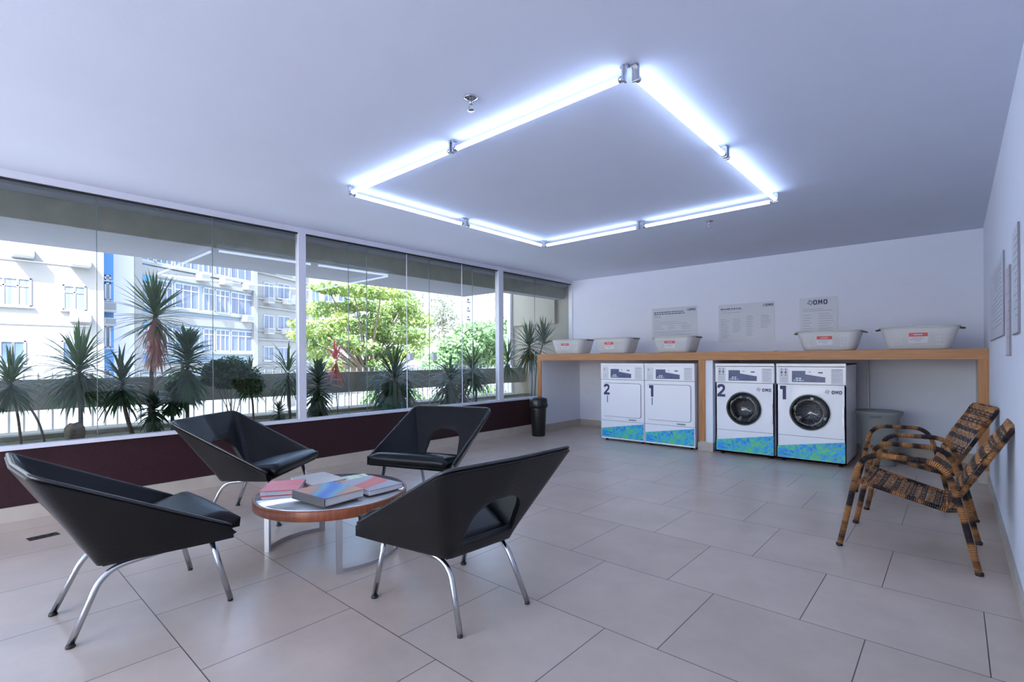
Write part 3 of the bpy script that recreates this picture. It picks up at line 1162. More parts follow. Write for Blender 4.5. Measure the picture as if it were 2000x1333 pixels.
def make_shell():
    """wrap-around leather shell: one side, the back with its opening, the other side"""
    NR = 18
    F0, F1 = Vector((.372, .285, .335)), Vector((.374, .275, .385))
    B = Vector((.180, -.162, .298))
    T = Vector((.377, -.392, .728))
    hole_t0, hole_t1 = .14, .60
    bm = bmesh.new()
    rows = []
    ts = [0, .05, .10, .14] + [.14 + .46 * k / 11 for k in range(1, 12)] + [.68, .76, .84, .92, .97, 1.0]
    NS, NB1, NH = 14, 7, 6
    for t in ts:
        f = F0.lerp(F1, t)
        e = B.lerp(T, t)
        # opening half width at this row
        q = min(max((t - hole_t0) / (hole_t1 - hole_t0), 0), 1)
        hw = lerp(.155, .132, q) * (1 - max(0, (q - .35) / .65) ** 4) ** .5 if q < 1 else 0.03
        hw = max(hw, .05)
        row = []
        corner = .045 + .012 * t
        # right side from the front tip to the fold
        def P(s):      # s: signed path position over polyline f -> e -> mirrored
            return s
        side = e - f
        Ls = side.length
        for k in range(NS):
            u = k / (NS - 1)
            row.append((f + side * (u * max(0, (Ls - corner) / Ls))))
        a = f + side * ((Ls - corner) / Ls)
        b = e + Vector((-1, 0, 0)) * min(corner, e.x - hw - .01)
        for k in range(1, NB1):
            u = k / NB1
            row.append((1 - u) ** 2 * a + 2 * u * (1 - u) * e + u * u * b)
        row.append(b)
        hx = Vector((hw, e.y, e.z))
        for k in range(1, 4):
            row.append(b.lerp(hx, k / 3))
        nh0 = len(row) - 1
        half = row
        mirrored = [Vector((-p.x, p.y, p.z)) for p in reversed(half)]
        mids = [Vector((hw * (1 - 2 * k / NH), e.y, e.z)) for k in range(1, NH)]
        full = half + mids + mirrored
        # the back is hollowed slightly
        for p in full:
            w_ = max(0, 1 - abs(p.x) / max(e.x, .01))
            if p.y < e.y + .03:
                p.y -= .018 * w_ * t
        rows.append([bm.verts.new(p) for p in full])
    n = len(rows[0])
    h0, h1 = nh0, nh0 + NH
    for i in range(len(ts) - 1):
        in_rows = ts[i] >= hole_t0 - 1e-6 and ts[i + 1] <= hole_t1 + 1e-6
        for k in range(n - 1):
            if in_rows and h0 <= k < h1:
                continue
            f = bm.faces.new((rows[i][k], rows[i][k + 1], rows[i + 1][k + 1], rows[i + 1][k]))
            f.smooth = True
    rim = [v.co.copy() for v in rows[-1]]
    bmesh.ops.remove_doubles(bm, verts=bm.verts[:], dist=.0006)
    return bm, rim


def make_chair(glides):
    t = empty('lounge_chair')
    sbm, rim = make_shell()
    sh = new_obj('shell', sbm, M_leather, t, smooth=True)
    s = sh.modifiers.new('s', 'SOLIDIFY')
    s.thickness = .026
    s.offset = 0
    b = sh.modifiers.new('b', 'BEVEL')
    b.width = .010
    b.segments = 3
    b.limit_method = 'ANGLE'
    b.angle_limit = math.radians(50)
    # seat pan and cushion
    bm = bmesh.new()
    pts = [(-.372, .30), (.372, .30), (.19, -.165), (-.19, -.165)]
    lo = [bm.verts.new((x, y, .335 if y > 0 else .285)) for x, y in pts]
    hi = [bm.verts.new((x, y, .362 if y > 0 else .312)) for x, y in pts]
    bm.faces.new(lo)
    bm.faces.new(hi[::-1])
    for i in range(4):
        bm.faces.new((lo[i], lo[(i + 1) % 4], hi[(i + 1) % 4], hi[i]))
    bmesh.ops.bevel(bm, geom=bm.edges[:], offset=.01, segments=3, affect='EDGES')
    new_obj('seat_pan', bm, M_leather, t, smooth=True)
    bm = bmesh.new()
    NX, NY = 16, 16
    top, bot = [], []
    for j in range(NY + 1):
        v = j / NY
        y = lerp(-.155, .325, v)
        hw = lerp(.172, .348, v)
        r1, r2 = [], []
        for i in range(NX + 1):
            u = i / NX * 2 - 1
            ed = min(1, (1 - abs(u)) * 9) ** .5
            ev = min(1, (1 - v) * 9) ** .5 if v > .5 else 1
            base = lerp(.312, .366, v)
            thick = lerp(.045, .078, v)
            puff = .014 * (1 - u * u) * (1 - (2 * v - 1) ** 2)
            yy = y + (.010 * (1 - u * u) if v > .8 else 0) * v
            z = base + thick * (.55 + .45 * min(ed, ev)) + puff
            r1.append(bm.verts.new((u * hw, yy, z)))
            inset = .004
            r2.append(bm.verts.new((u * (hw - inset), yy - .004 * v, base)))
        top.append(r1)
        bot.append(r2)
    for j in range(NY):
        for i in range(NX):
            bm.faces.new((top[j][i], top[j][i + 1], top[j + 1][i + 1], top[j + 1][i]))
            bm.faces.new((bot[j][i], bot[j + 1][i], bot[j + 1][i + 1], bot[j][i + 1]))
    for j in range(NY):
        bm.faces.new((top[j][0], top[j + 1][0], bot[j + 1][0], bot[j][0]))
        bm.faces.new((top[j][NX], bot[j][NX], bot[j + 1][NX], top[j + 1][NX]))
    for i in range(NX):
        bm.faces.new((top[0][i], bot[0][i], bot[0][i + 1], top[0][i + 1]))
        bm.faces.new((top[NY][i], top[NY][i + 1], bot[NY][i + 1], bot[NY][i]))
    cu = new_obj('seat_cushion', bm, M_leather, t, smooth=True)
    # bright welt along the upper rim of the shell
    bm = bmesh.new()
    path = [rim[0]]
    for p in rim[1:]:
        if (p - path[-1]).length > .004: path.append(p)
    tube(bm, [p + Vector((0, 0, .006)) for p in path], .0075, 8)
    new_obj('welt', bm, M_piping, t)
    R = .0125
    for s_ in (-1, 1):
        foot_r = Vector((s_ * .200, -.262, .0 + .012))
        bend_r = Vector((s_ * .168, -.150, .268))
        foot_f = Vector((s_ * .274, .305, .012))
        top_f = Vector((s_ * .258, .225, .330))
        path = round_path([foot_r, bend_r, top_f], .085, 8)
        bm = bmesh.new()
        tube(bm, path, R, 12)
        lr = new_obj('leg', bm, M_chrome, t)
        bm = bmesh.new()
        tube(bm, [foot_f, top_f], R, 12)
        lf = new_obj('leg', bm, M_chrome, t)
        for (ft, lg, nm) in ((foot_r, lr, 'r'), (foot_f, lf, 'f')):
            bm = bmesh.new()
            big = (nm in glides)
            rr_ = .0165 if big else .0118
            lathe(bm, [(rr_, 0), (rr_ * 1.02, .006), (rr_ * .8, .014), (.006, .016)], 14, ft.x, ft.y)
            new_obj('foot_glide', bm, M_rubber, lg)
    bm = bmesh.new()
    tube(bm, round_path([(-.258, .225, .330), (0, .22, .325), (.258, .225, .330)], .05, 4), .009, 10)
    new_obj('cross_bar', bm, M_chrome, t)
    return t


chairs = [((-2.882, .578), .026, 'r', 'black leather lounge chair with chrome legs, leftmost, its back to the left edge'),
          ((-3.946, 1.528), -.872, 'rf', 'black leather lounge chair between the round table and the white window post'),
          ((-3.179, 2.544), -2.801, '', 'black leather lounge chair behind the round table, facing the camera'),
          ((-1.792, 1.611), -4.78, 'f', 'black leather lounge chair nearest the camera, seen from behind, right of the table')]
for (xy, rz, gl, lab) in chairs:
    c = make_chair(gl)
    c.location = (xy[0], xy[1], 0)
    c.rotation_euler = (0, 0, rz)
    tag(c, lab, 'lounge chair', 'black leather lounge chairs around the table')

# ------------------------------------------------------------------ round coffee table
TC = Vector((-2.850, 1.545, 0))
TRD = .437
t = empty('coffee_table', TC, label='low round table with mirrored glass top and mahogany rim between the black chairs', cat='table')
bm = bmesh.new()
lathe(bm, [(.001, .300), (TRD - .02, .300), (TRD - .004, .302), (TRD, .306), (TRD, .354), (TRD - .003, .358), (TRD - .012, .358), (TRD - .012, .34), (.001, .34)], 64, cap=False)
new_obj('rim', bm, M_apron, t)
bm = bmesh.new()
lathe(bm, [(.001, .3405), (TRD - .0125, .3405), (TRD - .0125, .360), (TRD - .016, .362), (.001, .362)], 64, cap=False)
new_obj('glass_top', bm, M_tabletop, t)
for (a0, a1) in ((162, 226), (-24, 42)):
    rb = .385
    bm = bmesh.new()
    n = 14
    prev = None
    for k in range(n + 1):
        a = math.radians(a0 + (a1 - a0) * k / n)
        c_, s_ = math.cos(a), math.sin(a)
        ring = [bm.verts.new((c_ * r, s_ * r, z)) for r, z in ((rb - .004, 0), (rb + .004, 0), (rb + .004, .022), (rb - .004, .022))]
        if prev:
            for i in range(4):
                bm.faces.new((prev[i], prev[(i + 1) % 4], ring[(i + 1) % 4], ring[i]))
        else:
            bm.faces.new(ring)
        prev = ring
    bm.faces.new(prev)
    new_obj('base_bar', bm, M_brushed, t)
    for a in (a0, a1):
        ar = math.radians(a)
        bm = bmesh.new()
        box(bm, -.013, .013, -.016, .016, 0, .300)
        lg = new_obj('leg', bm, M_brushed, t)
        lg.location = (rb * math.cos(ar), rb * math.sin(ar), 0)
        lg.rotation_euler = (0, 0, ar)


# books lying on the table; corners surveyed on the plane of the cover
def book(name, px, ztop, zbot, m, label, spine=None, cover_m=None, hard=True):
    P = [at(u, v, 2, ztop) for u, v in px]
    c = sum(P, Vector()) / 4
    ex = ((P[1] - P[0]) + (P[2] - P[3]))
    L_ = ex.length / 2
    ey = ((P[3] - P[0]) + (P[2] - P[1]))
    rz = math.atan2(ex.y, ex.x)
    exn = ex.normalized()
    eyn = Vector((-exn.y, exn.x, 0))
    Wd = abs(ey.dot(eyn)) / 2
    t = empty(name, (c.x, c.y, zbot), rz, label, 'book', 'books on the round table')
    h = ztop - zbot
    ct_ = .003 if h > .015 else .0012
    bm = bmesh.new()
    box(bm, -L_ / 2, L_ / 2, -Wd / 2, Wd / 2, h - ct_, h)
    new_obj('cover', bm, m, t)
    bm = bmesh.new()
    box(bm, -L_ / 2, L_ / 2, -Wd / 2, Wd / 2, 0, ct_)
    new_obj('back_cover', bm, cover_m or m, t)
    new_obj('pages', bx(-L_ / 2 + .004, L_ / 2 - .004, -Wd / 2 + .004, Wd / 2 - .004, ct_, h - ct_), M_pages, t)
    if spine:
        if spine == 'L': new_obj('spine', bx(-L_ / 2 - .002, -L_ / 2 + .003, -Wd / 2, Wd / 2, 0, h), cover_m or m, t)
        if spine == 'B': new_obj('spine', bx(-L_ / 2, L_ / 2, Wd / 2 - .003, Wd / 2 + .002, 0, h), cover_m or m, t)
    return t


Z0 = .362
book('hardcover_book', [(520.5, 960), (594, 956), (586, 936.6), (515, 941)], Z0 + .030, Z0, M_red, 'red book with pale pages at the left side of the table', spine='B')
book('photo_album', [(604, 949), (677, 936), (632, 921), (572, 933)], Z0 + .016, Z0, M_tan, 'tan and grey flat album lying behind the thick binder')
book('magazine', [(668, 949), (730, 938), (718, 925), (655, 933)], Z0 + .008, Z0, M_cover_green, 'pale green magazine at the far side of the round table')
book('ring_binder', [(628, 977), (703, 957), (656, 939), (577, 957)], Z0 + .062, Z0 + .017, M_cover_blue, 'thick binder with blue and orange cover and grey spine, nearest the camera', spine='L', cover_m=M_greycover)
book('picture_book', [(708, 962), (783, 946), (728, 927), (672, 941)], Z0 + .040, Z0 + .009, M_cover_red, 'thick spiral picture book with red and grey cover at the right of the table', cover_m=M_greycover)


# ------------------------------------------------------------------ rattan armchairs
def woven(bm_d, bm_l, P00, P10, P01, P11, n_rows, n_cols, sag=.0, th=.004):
    """cross rows of three canes each, alternately dark and honey, tied by thin lengthwise canes"""
    N = ((P10 - P00).cross(P01 - P00)).normalized()

    def S(u, v, h):
        p = P00.lerp(P10, u).lerp(P01.lerp(P11, u), v)
        return p - N * (sag * 4 * v * (1 - v) + sag * .6 * 4 * u * (1 - u)) + N * h
    rnd = random.Random(3)
    for r in range(n_rows):
        for c in range(3):
            v0 = (r + .06 + .30 * c) / n_rows
            v1 = v0 + .26 / n_rows
            bm = bm_d if (r % 2 and c != 1) or (r % 2 == 0 and c == 2 and rnd.random() < .5) else bm_l
            if r % 2 and rnd.random() < .75: bm = bm_d
            K = 36
            prev = None
            for k in range(K + 1):
                u = k / K
                h = .0045 * math.sin(u * n_cols * PI + ((r + c) % 2) * PI)
                ring = [bm.verts.new(S(u, vv, h + hh)) for vv, hh in ((v0, -th / 2), (v1, -th / 2), (v1, th / 2), ((v0 + v1) / 2, th), (v0, th / 2))]
                if prev:
                    for i in range(5):
                        bm.faces.new((prev[i], prev[(i + 1) % 5], ring[(i + 1) % 5], ring[i]))
                prev = ring
    wu = .0035 / (P10 - P00).length
    for c in range(n_cols):
        uc = (c + .5) / n_cols
        prev = None
        K = n_rows * 5
        bm = bm_l if c % 2 else bm_d
        for k in range(K + 1):
            v = k / K
            h = .0065 * math.sin(v * n_rows * PI + (c % 2) * PI)
            ring = [bm.verts.new(S(uc + du, v, h + hh)) for du, hh in ((-wu, -.001), (wu, -.001), (wu, .002), (-wu, .002))]
            if prev:
                for i in range(4):
                    bm.faces.new((prev[i], prev[(i + 1) % 4], ring[(i + 1) % 4], ring[i]))
            prev = ring


def make_rattan():
    t = empty('rattan_armchair')
    Rt = .0165
    for s in (-1, 1):
        Q = Vector((s * .281, .336, .0))
        A1 = Vector((s * .262, .225, .575))
        A2 = Vector((s * .285, -.155, .570))
        Rr = Vector((s * .295, -.293, .0))
        J = Vector((s * .262, -.20, .335))
        path = round_path([Q, A1, A2, Vector((s * .27, -.215, .36)), Rr], .11, 8)
        # front leg, arm, rear leg split at the seat height
        lens = 0
        fl, ar, rl = [], [], []
        half = len(path) // 2
        for i, p in enumerate(path):
            if i < half and p.z < .40: fl.append(p)
            elif i > half and p.z < .34: rl.append(p)
            else: ar.append(p)
        # join points so that the pieces meet
        def cut(a, b, z):
            f = (z - a.z) / (b.z - a.z)
            return a.lerp(b, f)
        c1 = cut(fl[-1], ar[0], .40)
        c2 = cut(ar[-1], rl[0], .34)
        fl.append(c1); ar.insert(0, c1); ar.append(c2); rl.insert(0, c2)
        def dens(pth):
            out = [pth[0]]
            for a, b in zip(pth, pth[1:]):
                n = max(1, int((b - a).length / .02))
                out += [a.lerp(b, k / n) for k in range(1, n + 1)]
            return out
        for nm, pth, wz in (('leg', fl, .3 + s), ('armrest', ar, 2.1 + s), ('leg', rl, 4.7 + s)):
            bm = bmesh.new()
            tube(bm, dens(pth), Rt, 12, wz=wz)
            lg = new_obj(nm, bm, M_rattan, t)
            if nm == 'leg':
                ft = Q if pth is fl else Rr
                bm = bmesh.new()
                lathe(bm, [(.017, 0), (.0185, .004), (.0185, .016), (.016, .018)], 14, ft.x, ft.y)
                new_obj('foot_cap', bm, M_rubber, lg)
    # seat and back frame: one loop of cane
    S1 = lambda s: Vector((s * .245, .225, .40))
    S2 = lambda s: Vector((s * .215, -.165, .298))
    T = lambda s: Vector((s * .250, -.430, .785))
    S1m = Vector((0, .245, .405))
    bm = bmesh.new()
    tube(bm, round_path([S2(-1) + Vector((0, .0, 0)), S1(-1), S1(1), S2(1)], .05, 6), .013, 10, wz=7.3)
    new_obj('seat_frame', bm, M_rattan, t)
    bm = bmesh.new()
    tube(bm, round_path([S2(-1), T(-1), T(1), S2(1)], .05, 6), .013, 10, wz=9.9)
    new_obj('back_frame', bm, M_rattan, t)
    bm = bmesh.new()
    for s in (-1, 1):
        tube(bm, [S2(s) + Vector((0, 0, .0)), Vector((s * .275, -.222, .325))], .012, 8, wz=3)
        tube(bm, [S1(s), Vector((s * .268, .252, .405))], .014, 8, wz=5)
    tube(bm, [S2(-1), S2(1)], .012, 8, wz=1.5)
    new_obj('joint', bm, M_rattan, t)
    for nm, a, b, rows, cols in (('seat', S2, S1, 12, 12), ('backrest', S2, T, 15, 12)):
        bd, bl = bmesh.new(), bmesh.new()
        o_ = Vector((0, 0, .012 if nm == 'seat' else 0))
        if nm == 'seat':
            woven(bd, bl, a(-1) + o_, a(1) + o_, b(-1) + o_, b(1) + o_, rows, cols, sag=-.018 * -1)
        else:
            woven(bd, bl, a(-1), a(1), b(-1), b(1), rows, cols, sag=.02)
        p = new_obj(nm, bd, M_weave_d, t)
        new_obj('honey_strands', bl, M_weave_l, p)
    return t


r1 = make_rattan()
r1.location = (-.195, 3.871, 0)
r1.rotation_euler = (0, 0, 1.548)
tag(r1, 'rattan armchair with woven seat, nearer the camera of the two by the right wall', 'armchair', 'rattan armchairs by the right wall')
r2 = copy_tree(r1)
r2.location = (-.251, 4.931, 0)
r2.rotation_euler = (0, 0, 1.819)
tag(r2, 'rattan armchair with woven seat, farther one beside the counter end', 'armchair', 'rattan armchairs by the right wall')

# ------------------------------------------------------------------ outside: slab, planter, parapet
bm = bmesh.new()
box(bm, -6.40, -5.35, -4.8, 5.9, 2.235, 2.6)
box(bm, -5.55, -5.35, 5.9, 7.9, 2.235, 2.6)
box(bm, -5.35, XL - .06, -4.8, 7.9, 2.44, 2.6)
slab = struct('ceiling_balcony', bm, M_soffit)
struct('trim_1', bx(-5.352, -5.34, -4.8, 7.4, 2.236, 2.438), M_concrete_d)
struct('wall_upper_floors_shade', bx(-6.40, 1.2, YF - .2, 5.9, 2.72, 8.5), M_beige)  # unseen upper storeys, massed here to keep the sun off the balcony
struct('wall_planter_base', bx(-6.35, XL - .055, -4.8, 7.4, -3.2, .30), M_concrete)
tag(new_obj('planter_soil', bx(-6.20, XL - .06, -4.8, 7.4, .30, .455), M_soil), 'dark soil filling the long planter outside the windows', 'soil', kind='stuff')
struct('trim_2', bx(-6.35, -6.20, -4.8, 7.4, .30, .492), M_concrete)
struct('wall_parapet', bx(-6.42, -6.30, -4.8, 7.4, .705, .985), M_concrete)
# parapet stubs carrying the beam
struct('wall_wing', bx(-6.60, XL - .06, 7.40, 7.7, -3.2, 3.2), M_beige)
struct('trim_3', bx(-6.53, -5.52, 7.34, 7.40, 1.80, 2.6), M_beige)
struct('trim_4', bx(-6.66, -6.58, 7.30, 7.72, -3.2, 3.2), M_alu)
struct('ground', bx(-90, 12, -50, 110, -3.4, -3.2), M_street)

fence = empty('picket_fence', (-6.52, 1.5, 0), label='white iron picket fence standing outside the concrete parapet', cat='fence')
for z in (.47, .93):
    new_obj('rail', bx(-.012, .012, -3.3, 5.8, z, z + .03), M_fence, fence)
pk = None
for i in range(92):
    y = -3.2 + i * .0985
    if pk is None:
        bm = bmesh.new()
        box(bm, -.008, .008, -.008, .008, .40, 1.02)
        vs = [bm.verts.new((x, yy, 1.02)) for x, yy in ((-.008, -.008), (.008, -.008), (.008, .008), (-.008, .008))]
        tip = bm.verts.new((0, 0, 1.05))
        for a in range(4): bm.faces.new((vs[a], vs[(a + 1) % 4], tip))
        pk = new_obj('picket', bm, M_fence, fence)
        pk.location = (0, y, 0)
    else:
        c = pk.copy()
        C.objects.link(c)
        c.parent = fence
        c.location = (0, y, 0)


# ------------------------------------------------------------------ planter plants
def blade(V, Fc, o, az, el, L, wd, droop, rnd, n=6):
    """one strap leaf as a folded strip"""
    p = Vector(o)
    d = Vector((math.cos(az) * math.cos(el), math.sin(az) * math.cos(el), math.sin(el)))
    side = Vector((-math.sin(az), math.cos(az), 0))
    base = len(V)
    for k in range(n + 1):
        t = k / n
        wv = wd * (.55 + .9 * t if t < .4 else .91 * (1 - ((t - .4) / .6) ** 1.8) + .02) * .5
        up = side.cross(d).normalized()
        for q_ in (p + side * wv, p - up * wv * .35, p - side * wv):
            V.append(Vector((q_.x, q_.y, max(q_.z, .03))))
        if k < n:
            q = base + 3 * k
            Fc.append((q, q + 1, q + 4, q + 3))
            Fc.append((q + 1, q + 2, q + 5, q + 4))
        p = p + d * (L / n)
        d = (d + Vector((0, 0, -droop / n * (.4 + 1.4 * t)))).normalized()


def mesh_from(name, V, Fc, m, parent=None):
    me = bpy.data.meshes.new(name)
    me.from_pydata([tuple(v) for v in V], [], Fc)
    for p in me.polygons: p.use_smooth = True
    me.materials.append(m)
    o = bpy.data.objects.new(name, me)
    C.objects.link(o)
    o.parent = parent
    return o


def crown(V, Fc, c, n, L, wd, droop, rnd, el0=-40, el1=85, spread=.05, cyl=0.0):
    for k in range(n):
        f = k / n
        el = math.radians(lerp(el1, el0, f ** .85) + rnd.uniform(-10, 10))
        az = k * 2.39996 + rnd.uniform(-.2, .2)
        o = Vector(c) + Vector((rnd.uniform(-1, 1) * .015, rnd.uniform(-1, 1) * .015, spread * (1 - 2 * f) - cyl * f))
        blade(V, Fc, o, az, el, L * rnd.uniform(.75, 1.1), wd, droop * rnd.uniform(.6, 1.3), rnd)


PX = -5.62      # the row of plants
SOIL = .455


def dracaena(u, v, r_px, ub, label, m=M_leaf, x=PX, n=60, droop=1.0, el0=-40, dry=False, wd=.026, bend=None, two=None, thick=.018, skirt=0, upright=85):
    seed = int(u * 7 + v)
    rnd = random.Random(seed)
    cpt = at(u, v, 0, x)
    b = at(ub, 800, 0, x)
    base = Vector((x, b.y, SOIL - .02))
    D = abs((Vector((cpt.x, cpt.y, 0))).dot(Vector(_F)))
    L = r_px * D / FPX
    t = empty('dracaena_plant', base, 0, label, 'plant', 'plants in the long planter')
    cl = cpt - base
    bm = bmesh.new()
    mid = Vector((rnd.uniform(-.04, .04), cl.y * .25 + (bend or 0), cl.z * .5))
    tube(bm, round_path([(0, 0, 0), mid, cl], .25, 6), thick, 8, r1=thick * .75)
    if two:
        tube(bm, round_path([(0.04, two, 0), (0.03, two * .7, cl.z * .45), cl], .2, 6), thick * .8, 8)
    new_obj('stem', bm, M_trunk, t)
    V, Fc = [], []
    crown(V, Fc, cl, n, L * 1.08, wd, droop, rnd, el0=el0, cyl=L * .15, el1=upright)
    mesh_from('leaves', V, Fc, m, t)
    if dry:
        V, Fc = [], []
        for k in range(90):
            o_ = cl + Vector((0, 0, -L * (.04 + .011 * k)))
            blade(V, Fc, o_, k * 2.4, math.radians(-35 - rnd.uniform(0, 30)), L * rnd.uniform(.5, .85), wd, 2.6, rnd)
        tag(mesh_from('dry_leaves', V, Fc, M_leafdry, t), label='hanging reddish dead leaves')
    if skirt:
        V, Fc = [], []
        for k in range(skirt):
            o_ = cl + Vector((0, 0, -L * (.05 + .5 * k / skirt)))
            blade(V, Fc, o_, k * 2.4, math.radians(rnd.uniform(-35, 0)), L * rnd.uniform(.7, 1.0), wd, 2.0, rnd)
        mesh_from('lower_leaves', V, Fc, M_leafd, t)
    return t


dracaena(20, 748, 62, 42, 'spiky dracaena on thin curving stems at the left edge of the planter', M_leaf, droop=1.3, n=70, two=.14, skirt=30, thick=.010)
dracaena(155, 722, 84, 158, 'large spiky dracaena with drooping lower leaves, above the brown stump', M_leaf, n=110, droop=1.0, skirt=60, wd=.028)
dracaena(238, 748, 68, 262, 'dark dracaena leaning left of the tall red-skirted plant', M_leafd, n=80, droop=1.4, skirt=30, bend=-.05)
dracaena(303, 612, 76, 292, 'tallest dracaena with thin trunk and hanging reddish dead leaves', M_leaf, n=120, droop=.45, el0=-38, dry=True, wd=.024, thick=.02)
dracaena(487, 742, 46, 495, 'small dracaena with drooping leaves right of the leafy bush', M_leafd, x=-5.75, n=60, droop=1.6, skirt=20, thick=.012)
dracaena(562, 728, 60, 566, 'dracaena with few long leaves just left of the white window post', M_leaf, n=54, droop=1.6, skirt=34, wd=.020)
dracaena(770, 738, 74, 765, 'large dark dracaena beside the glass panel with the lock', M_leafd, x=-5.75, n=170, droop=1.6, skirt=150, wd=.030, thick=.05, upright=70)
dracaena(880, 742, 62, 872, 'dark dracaena with splayed leaves in the middle of the second window', M_leafd, x=-5.7, n=130, droop=1.8, skirt=80, wd=.028, upright=65, thick=.03)
dracaena(922, 722, 54, 930, 'dracaena with upright leaves left of the second window post', M_leaf, x=-5.55, n=100, droop=1.3, skirt=70, wd=.028, upright=70)
dracaena(992, 705, 44, 975, 'dracaena with arching leaves right of the second window post', M_leaf, x=-5.55, n=60, droop=1.1, wd=.026)
dracaena(1034, 676, 52, 1038, 'tall dracaena with fan of leaves in front of the beige wing wall', M_leafd, x=-5.6, n=140, droop=.7, el0=-65, wd=.028, skirt=20, thick=.014)
dracaena(1062, 664, 40, 1044, 'dracaena with stiff upright leaves just left of the counter end', M_leafd, x=-5.45, n=80, droop=.3, el0=5, wd=.026, thick=.014)


def yucca(u, v0, v1, r_px, ub, label, m=M_leafy, x=PX, n=260, droop=1.3, wd=.042, name='yucca_plant', bend=0.0):
    rnd = random.Random(int(u))
    top = at(u, v0, 0, x)
    bot = at(u, v1, 0, x)
    base = Vector((x, at(ub, 800, 0, x).y, SOIL - .02))
    D = abs(Vector((top.x, top.y, 0)).dot(Vector(_F)))
    L = r_px * D / FPX
    t = empty(name, base, 0, label, 'plant', 'plants in the long planter')
    bm = bmesh.new()
    tube(bm, round_path([(0, 0, 0), (bot - base) * .6, bot - base, top - base], .1, 5), .018, 8, r1=.012)
    new_obj('stem', bm, M_trunk, t)
    V, Fc = [], []
    for k in range(n):
        f = k / n
        c = (top - base).lerp(bot - base, f)
        el = math.radians(lerp(70, -35, min(1, f * 1.4)) + rnd.uniform(-15, 15))
        blade(V, Fc, c, k * 2.39996, el, L * rnd.uniform(.8, 1.1) * (.75 + .5 * math.sin(f * PI)), wd, droop * (.4 + f), rnd, 5)
    mesh_from('leaves', V, Fc, m, t)
    return t


yucca(366, 668, 775, 50, 366, 'bushy yucca with dense green leaves around a pale trunk')
yucca(300, 785, 825, 34, 318, 'low dark leafy plant at the foot of the tallest dracaena', M_leafd, n=90, name='leafy_shrub')
yucca(336, 762, 800, 30, 338, 'low dark plant left of the bushy yucca', M_leafd, n=80, name='leafy_shrub')
yucca(622, 722, 805, 36, 622, 'dark leafy plant just right of the white window post', M_leafd, x=-5.45, n=150, wd=.045, name='leafy_shrub')
yucca(545, 800, 818, 26, 545, 'small spiky shrub in the soil left of the white window post', M_leafd, x=-5.4, n=70, wd=.018, name='leafy_shrub')
yucca(903, 760, 780, 22, 903, 'small leafy shrub low in the planter of the second window', M_hedge, x=-5.9, n=60, wd=.03, name='leafy_shrub')
dracaena(656, 705, 40, 660, 'slender plant with bright red leaves outside the parapet', M_leafr, x=-6.05, n=60, droop=.9, el0=-70, wd=.02, thick=.008)


def leaf_cloud(V, Fc, c, rad, n, size, rnd, shell=.55, flat=1.0):
    """numpy cloud of leaf quads in an ellipsoid"""
    g = np.random.RandomState(rnd)
    d = g.normal(size=(n, 3))
    d /= np.linalg.norm(d, axis=1)[:, None]
    r = shell + (1 - shell) * g.rand(n) ** .5
    P = np.array(c) + d * r[:, None] * np.array(rad)
    nrm = d * .6 + g.normal(size=(n, 3)) * .6 + np.array([0, 0, .5 * flat])
    nrm /= np.linalg.norm(nrm, axis=1)[:, None]
    a = np.cross(nrm, g.normal(size=(n, 3)))
    a /= np.linalg.norm(a, axis=1)[:, None]
    b = np.cross(nrm, a)
    s = size * (.6 + .8 * g.rand(n))[:, None]
    base = sum(len(x) for x in V)
    quad = np.stack([P - a * s, P - b * s * .5, P + a * s, P + b * s * .5], 1).reshape(-1, 3)
    V.append(quad)
    Fc.append(np.arange(n * 4).reshape(-1, 4) + base)


def cloud_obj(name, V, Fc, m, parent):
    Vn = np.concatenate(V)
    Fn = np.concatenate(Fc)
    me = bpy.data.meshes.new(name)
    me.vertices.add(len(Vn))
    me.vertices.foreach_set('co', Vn.astype(np.float32).ravel())
    me.loops.add(Fn.size)
    me.loops.foreach_set('vertex_index', Fn.astype(np.int32).ravel())
    me.polygons.add(len(Fn))
    me.polygons.foreach_set('loop_start', (np.arange(len(Fn)) * 4).astype(np.int32))
    me.polygons.foreach_set('loop_total', np.full(len(Fn), 4, np.int32))
    me.update()
    me.validate()
    me.materials.append(m)
    o = bpy.data.objects.new(name, me)
    C.objects.link(o)
    o.parent = parent
    return o


# feathery bush right of the yucca
bp_ = at(452, 800, 0, PX)
t = empty('feathery_bush', (PX, bp_.y, SOIL - .02), 0, 'rounded green feathery bush on thin branching stems right of the yucca', 'plant', 'plants in the long planter')
V, Fc = [], []
bm = bmesh.new()
for i, (u, v, rx) in enumerate([(425, 722, .14), (450, 720, .19), (470, 735, .2), (488, 752, .16), (415, 742, .1), (440, 745, .13)]):
    q = at(u, v, 0, PX) - Vector(t.location)
    leaf_cloud(V, Fc, q, (rx * .8, rx, rx * .7), int(1500 * rx / .18), .018, 40 + i, .2)
    tube(bm, round_path([(0, (i - 2) * .02, 0), (0, q.y * .3, q.z * .5), tuple(q)], .2, 4), .006, 6, r1=.003)
new_obj('stems', bm, M_trunk, t)
cloud_obj('foliage', V, Fc, M_leafy, t)
# stump
q = at(143, 846, 0, -5.6)
bm = bmesh.new()
lathe(bm, [(.055, 0), (.062, .04), (.065, .10), (.058, .15), (.048, .18), (.02, .17)], 14)
for v in bm.verts: v.co += Vector((random.uniform(-.01, .01), random.uniform(-.01, .01), random.uniform(-.01, .01)))
o = new_obj('tree_stump', bm, M_trunk, None, loc=(-5.5, q.y, SOIL))
tag(o, 'rough brown stump on the soil below the large spiky dracaena', 'stump')


